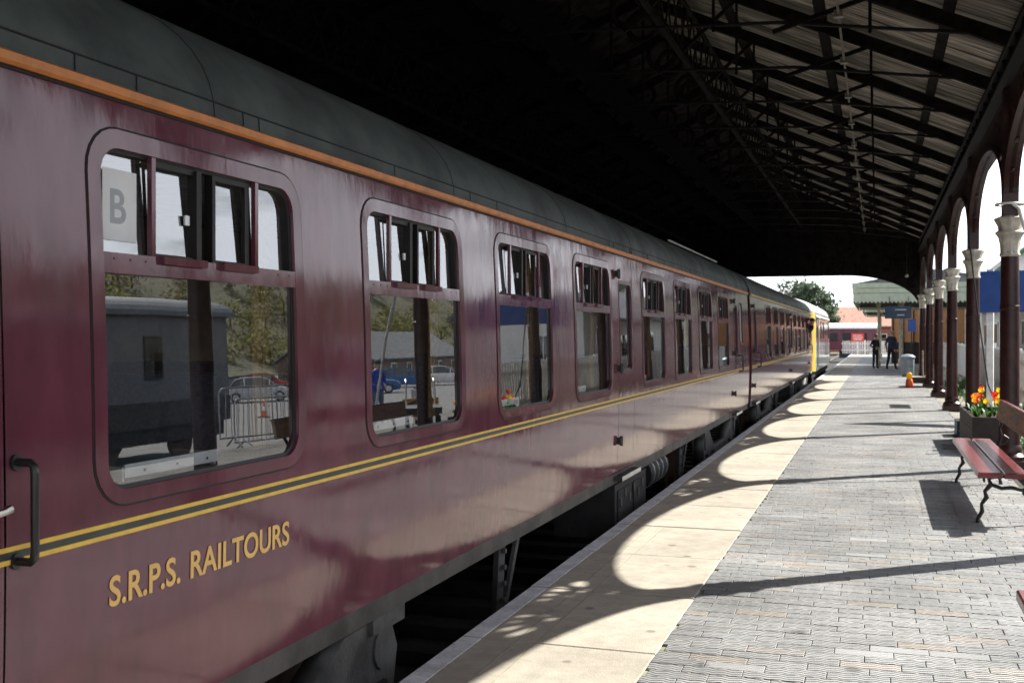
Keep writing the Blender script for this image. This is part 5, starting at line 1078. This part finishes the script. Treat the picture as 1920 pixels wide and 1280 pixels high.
def car(label, loc, rz, paint, L_=4.1, h=1.47):
    t = thing('parked_car', label, 'car', loc, rz, 'cars in the car park')
    st = [(-.5, .45, .62, .62, .72, 0), (-.47, .22, .80, .80, .80, 0), (-.40, .18, .90, .98, .86, .4), (-.33, .18, .93, 1.36, .88, 1), (-.18, .18, .93, h, .88, 1), (.05, .18, .92, h - .01, .88, 1), (.16, .18, .90, 1.30, .88, 1), (.27, .18, .88, .90, .87, .2), (.40, .18, .80, .80, .84, 0), (.47, .22, .68, .68, .78, 0), (.5, .40, .55, .55, .66, 0)]
    bm = MB(); gl = MB(); n = 7
    for u, zb, zl, zr, hw, cab in st:
        y = u * L_; rw = hw * (.76 if zr - zl > .1 else .92)
        bm.v += [(-hw * .95, y, zb), (-hw, y, (zb + zl) * .5), (-hw * .97, y, zl), (0, y, zl + .02), (hw * .97, y, zl), (hw, y, (zb + zl) * .5), (hw * .95, y, zb)]
    for i in range(len(st) - 1):
        for k in range(n): bm.f.append((i * n + k, i * n + (k + 1) % n, (i + 1) * n + (k + 1) % n, (i + 1) * n + k)); bm.m.append(0)
    bm.f.append(tuple(range(n))); bm.f.append(tuple((len(st) - 1) * n + k for k in range(n))); bm.m += [0, 0]
    bm.build('body', paint, t, smooth=True)
    cs = [s for s in st if s[3] - s[2] > .0]; cs = [st[2], st[3], st[4], st[5], st[6], st[7]]; n = 4; rf = MB()
    for u, zb, zl, zr, hw, cab in cs:
        rw = hw * .76; gl.v += [(-hw * .93, u * L_, zl - .01), (-rw, u * L_, max(zr, zl)), (rw, u * L_, max(zr, zl)), (hw * .93, u * L_, zl - .01)]
    for i in range(len(cs) - 1):
        for k in range(3): gl.f.append((i * n + k, i * n + k + 1, (i + 1) * n + k + 1, (i + 1) * n + k)); gl.m.append(0)
    gl.build('windows', 'car_glass', t, smooth=False)
    rr = MB()
    for i in (1, 2, 3): 
        a, b_ = cs[i], cs[i + 1]
        if i == 3: continue
        rr.q([(-a[4] * .77, a[0] * L_, a[3] + .012), (a[4] * .77, a[0] * L_, a[3] + .012), (b_[4] * .77, b_[0] * L_, b_[3] + .012), (-b_[4] * .77, b_[0] * L_, b_[3] + .012)])
    for s in (-1, 1):
        for i in range(5): a, b_ = cs[i], cs[i + 1]; rr.beam((s * a[4] * .77, a[0] * L_, max(a[3], a[2])), (s * b_[4] * .77, b_[0] * L_, max(b_[3], b_[2])), .05, .05)
        for i in (2, 4): a = cs[i]; rr.beam((s * a[4] * .94, a[0] * L_, a[2]), (s * a[4] * .77, a[0] * L_, a[3]), .06, .05)
    rr.build('roof', paint, t)
    for y in (-.31 * L_, .31 * L_):
        for s in (-1, 1):
            w_ = MB().tube([(s * .70, y, .31), (s * .885, y, .31)], .31, 20).build('wheel', 'tyre', t); MB().tube([(s * .886, y, .31), (s * .892, y, .31)], .20, 12).build('rim', 'rim', w_)
    for s in (-1, 1):
        MB().box(s * .62 - .14, s * .62 + .14, .485 * L_, .492 * L_, .56, .66).build('headlight', 'lamp_clear', t); MB().box(s * .66 - .08, s * .66 + .08, -.492 * L_, -.482 * L_, .7, .9).build('tail_light', 'lamp_red', t)
    return t
car('silver hatchback parked beyond the crowd barrier', (33, 58, -1), R(58), 'car_silver')
car('black car parked behind the silver hatchback', (37.5, 64, -1), R(58), 'car_black')
car('red car parked farthest along past the black car', (41, 72, -1), R(58), 'car_red')
car('bright blue hatchback parked before the stone outbuilding', (29.5, 66, -1), R(64), 'car_blue')
car('second blue car parked next to the bright blue hatchback', (32, 77, -1), R(64), 'car_blue', 4.4)
car('white car at the end of the row by the stone outbuilding', (30, 80, -1), R(66), 'car_white')
def barrier(label, loc, rz):
    t = thing('crowd_barrier', label, 'barrier', loc, rz, 'steel crowd barriers'); m = MB()
    m.tube([(x, 0, z) for x, z in ((-1.1, .18), (-1.1, 1.0), (-1.05, 1.08), (-.98, 1.1), (.98, 1.1), (1.05, 1.08), (1.1, 1.0), (1.1, .18), (-1.1, .18))], .021, 8); m.build('frame', 'galv', t, smooth=True)
    for k in range(1, 18): MB().tube([(-1.1 + k * .122, 0, .18), (-1.1 + k * .122, 0, 1.1)], .008, 6).build('bar', 'galv', t)
    for x in (-.8, .8): MB().tube([(x, -.28, .01), (x, 0, .2), (x, .28, .01)], .018, 6).build('foot', 'galv', t)
    return t
barrier('grey steel crowd barrier standing nearest the coach on the path', (8.7, 18.6, -.10), R(-62)); barrier('second crowd barrier standing farther back on the path', (10.4, 21.5, -.42), R(-75))
t = thing('traffic_cone', 'orange and white traffic cone beside the silver hatchback', 'cone', (23, 42, -1)); MB().box(-.2, .2, -.2, .2, 0, .04).build('base', 'tyre', t); MB().lathe([(.15, .04), (.11, .28)], n=14).build('cone', 'cone_orange', t, smooth=True); MB().lathe([(.11, .281), (.075, .48)], n=14).build('sleeve', 'sign_white', t, smooth=True); MB().lathe([(.075, .481), (.03, .72)], n=14).build('tip', 'cone_orange', t, smooth=True)
t = thing('notice_board', 'grey flat notice board on two legs in front of the man in blue', 'notice board', (7.2, 22.0, -.05), R(62)); MB().box(-.62, .62, -.02, .02, .15, .78).build('board', 'van_grey', t)
for x in (-.5, .5): MB().box(x - .03, x + .03, .021, .08, 0, .8).build('leg', 'black_iron', t)
t = thing('barrow', 'dark platform barrow with orange and black striped end by the notice board', 'barrow', (6.1, 19.8, -.02), R(65)); MB().box(-.8, .8, -.35, .35, .38, .50).build('deck', 'trolley', t); MB().box(.805, .84, -.36, .36, .25, .62).build('striped_end', 'hazard', t)
for s in (-.28, .28): MB().tube([(.6, s, .5), (.75, s, .95), (.9, s, 1.0)], .02, 6).build('handle', 'galv', t)
for x in (-.5, .5):
    for s in (-.3, .3): MB().tube([(x, s - .025, .17), (x, s + .025, .17)], .17, 16).build('wheel', 'tyre', t)

# ------------------------------------------------------------------ trees and hillside
def quads(name, mats, C, sizes, parent=None, loc=(0, 0, 0), seed=0):
    r = np.random.default_rng(seed); n = len(C); a = r.normal(size=(n, 3)); a /= np.linalg.norm(a, axis=1)[:, None]; b_ = r.normal(size=(n, 3)); b_ -= a * (a * b_).sum(1)[:, None]; b_ /= np.linalg.norm(b_, axis=1)[:, None]
    s = sizes[:, None]; V = np.stack([C - a * s - b_ * s * .6, C + a * s - b_ * s * .6, C + a * s + b_ * s * .6, C - a * s + b_ * s * .6], 1).reshape(-1, 3)
    me = bpy.data.meshes.new(name); me.vertices.add(4 * n); me.vertices.foreach_set('co', V.astype(np.float32).ravel()); me.loops.add(4 * n); me.loops.foreach_set('vertex_index', np.arange(4 * n, dtype=np.int32)); me.polygons.add(n); me.polygons.foreach_set('loop_start', np.arange(0, 4 * n, 4, dtype=np.int32)); me.update(calc_edges=True)
    me.materials.append(MATS[mats]); return put(name, me, parent, loc)
def tree(label, loc, h, cr, mat, n=4000, seed=1, ls=.16, bare=.0):
    r = np.random.default_rng(seed); t = thing('broadleaf_tree', label, 'tree', loc); m = MB()
    m.tube([(0, 0, 0), (.1, .05, h * .3), (-.05, .1, h * .6), (0, 0, h * .92)], [.045 * h * .5, .035 * h * .5, .02 * h * .5, .004 * h], 8); cs = []
    for i in range(26):
        z = h * r.uniform(.28, .85); a = r.uniform(0, 6.28); l = cr * (1.05 - abs(z / h - .5) * 1.1) * r.uniform(.6, 1.05); e = np.array([math.cos(a) * l, math.sin(a) * l, z + l * r.uniform(.15, .6)])
        m.tube([(0, 0, z), tuple(e * .5 + np.array([0, 0, z]) * .5 + np.array([0, 0, .1 * l])), tuple(e)], [.012 * h, .007 * h, .002 * h], 5)
        for k in range(5):
            f = r.uniform(.45, 1.0); cs.append(e * f + np.array([0, 0, z]) * (1 - f) + r.normal(size=3) * cr * .13)
            m.tube([tuple(e * f + np.array([0, 0, z]) * (1 - f)), tuple(cs[-1])], [.004 * h, .001 * h], 4)
    m.build('trunk', 'bark', t)
    cs = np.array(cs); idx = r.integers(0, len(cs), n); C = cs[idx] + r.normal(size=(n, 3)) * cr * r.uniform(.06, .16, size=(n, 1)); quads('crown', mat, C, r.uniform(.5, 1.2, n) * ls, t, seed=seed); return t
tree('tall green tree rising behind the locomotive roof', (-4.4, 118, -1), 8.4, 3.0, 'leaf_dark', 7000, 3, .16)
tree('thin brown half bare tree left of the green tree', (-7.6, 122, -1), 8.0, 2.4, 'leaf_brown', 1500, 4, .10)
tree('low dark bush like tree beside the red roofed house', (-3.6, 128, -1), 5.2, 2.2, 'leaf_dark', 3000, 5, .16)
for i, (x, y, hh, mt, lb_) in enumerate(((46, 58, 6.2, 'leaf_olive', 'yellowish spring tree behind the parked silver hatchback'), (55, 76, 7, 'leaf_brown', 'bare brown spring tree behind the black car'), (62, 64, 7.5, 'leaf_olive', 'broad olive tree at the back of the car park'))): tree(lb_, (x, y, -1), hh, hh * .42, mt, 3200, 20 + i, .13)
hm = MB(); nx, ny = 14, 40
def hz(x, y): u = min(1, max(0, (x - 92) / 70)); return -1.05 + 27 * u * u * (3 - 2 * u) + 1.2 * math.sin(y * .045) * u + .8 * math.sin(y * .11 + x * .05) * u
for i in range(nx):
    for j in range(ny): x, y = 92 + 18 * i, -120 + 16 * j; hm.v.append((x, y, hz(x, y)))
for i in range(nx - 1):
    for j in range(ny - 1): hm.f.append((i * ny + j, (i + 1) * ny + j, (i + 1) * ny + j + 1, i * ny + j + 1)); hm.m.append(0)
struct(hm.build('hillside', 'grass', smooth=True))
Cs = []; Tb = MB()
for i in range(420):
    x, y = rng.uniform(96, 175), rng.uniform(-60, 420); hh = rng.uniform(4.0, 7.5); z0 = hz(x, y); k = 260
    c = rng.normal(size=(k, 3)) * np.array([hh * .27, hh * .27, hh * .23]) + np.array([x, y, z0 + hh * .55]); Cs.append(c)
    Tb.beam((x, y, z0 - .2), (x, y, z0 + hh * .6), .25, .25, up=(1, 0, 0))
Cs = np.concatenate(Cs); half = len(Cs) * 6 // 10
o = quads('distant_wood', 'leaf_olive', Cs[:half], rng.uniform(.14, .36, half), seed=8); tag(o, 'distant olive green wood covering the hillside behind the car park', 'wood', kind='stuff')
o = quads('distant_wood', 'leaf_brown', Cs[half:], rng.uniform(.12, .3, len(Cs) - half), seed=9); tag(o, 'brown half bare patch of the distant hillside wood', 'wood', kind='stuff')
o = Tb.build('wood_trunks', 'bark'); tag(o, 'thin trunks of the distant hillside wood', 'wood', kind='stuff')
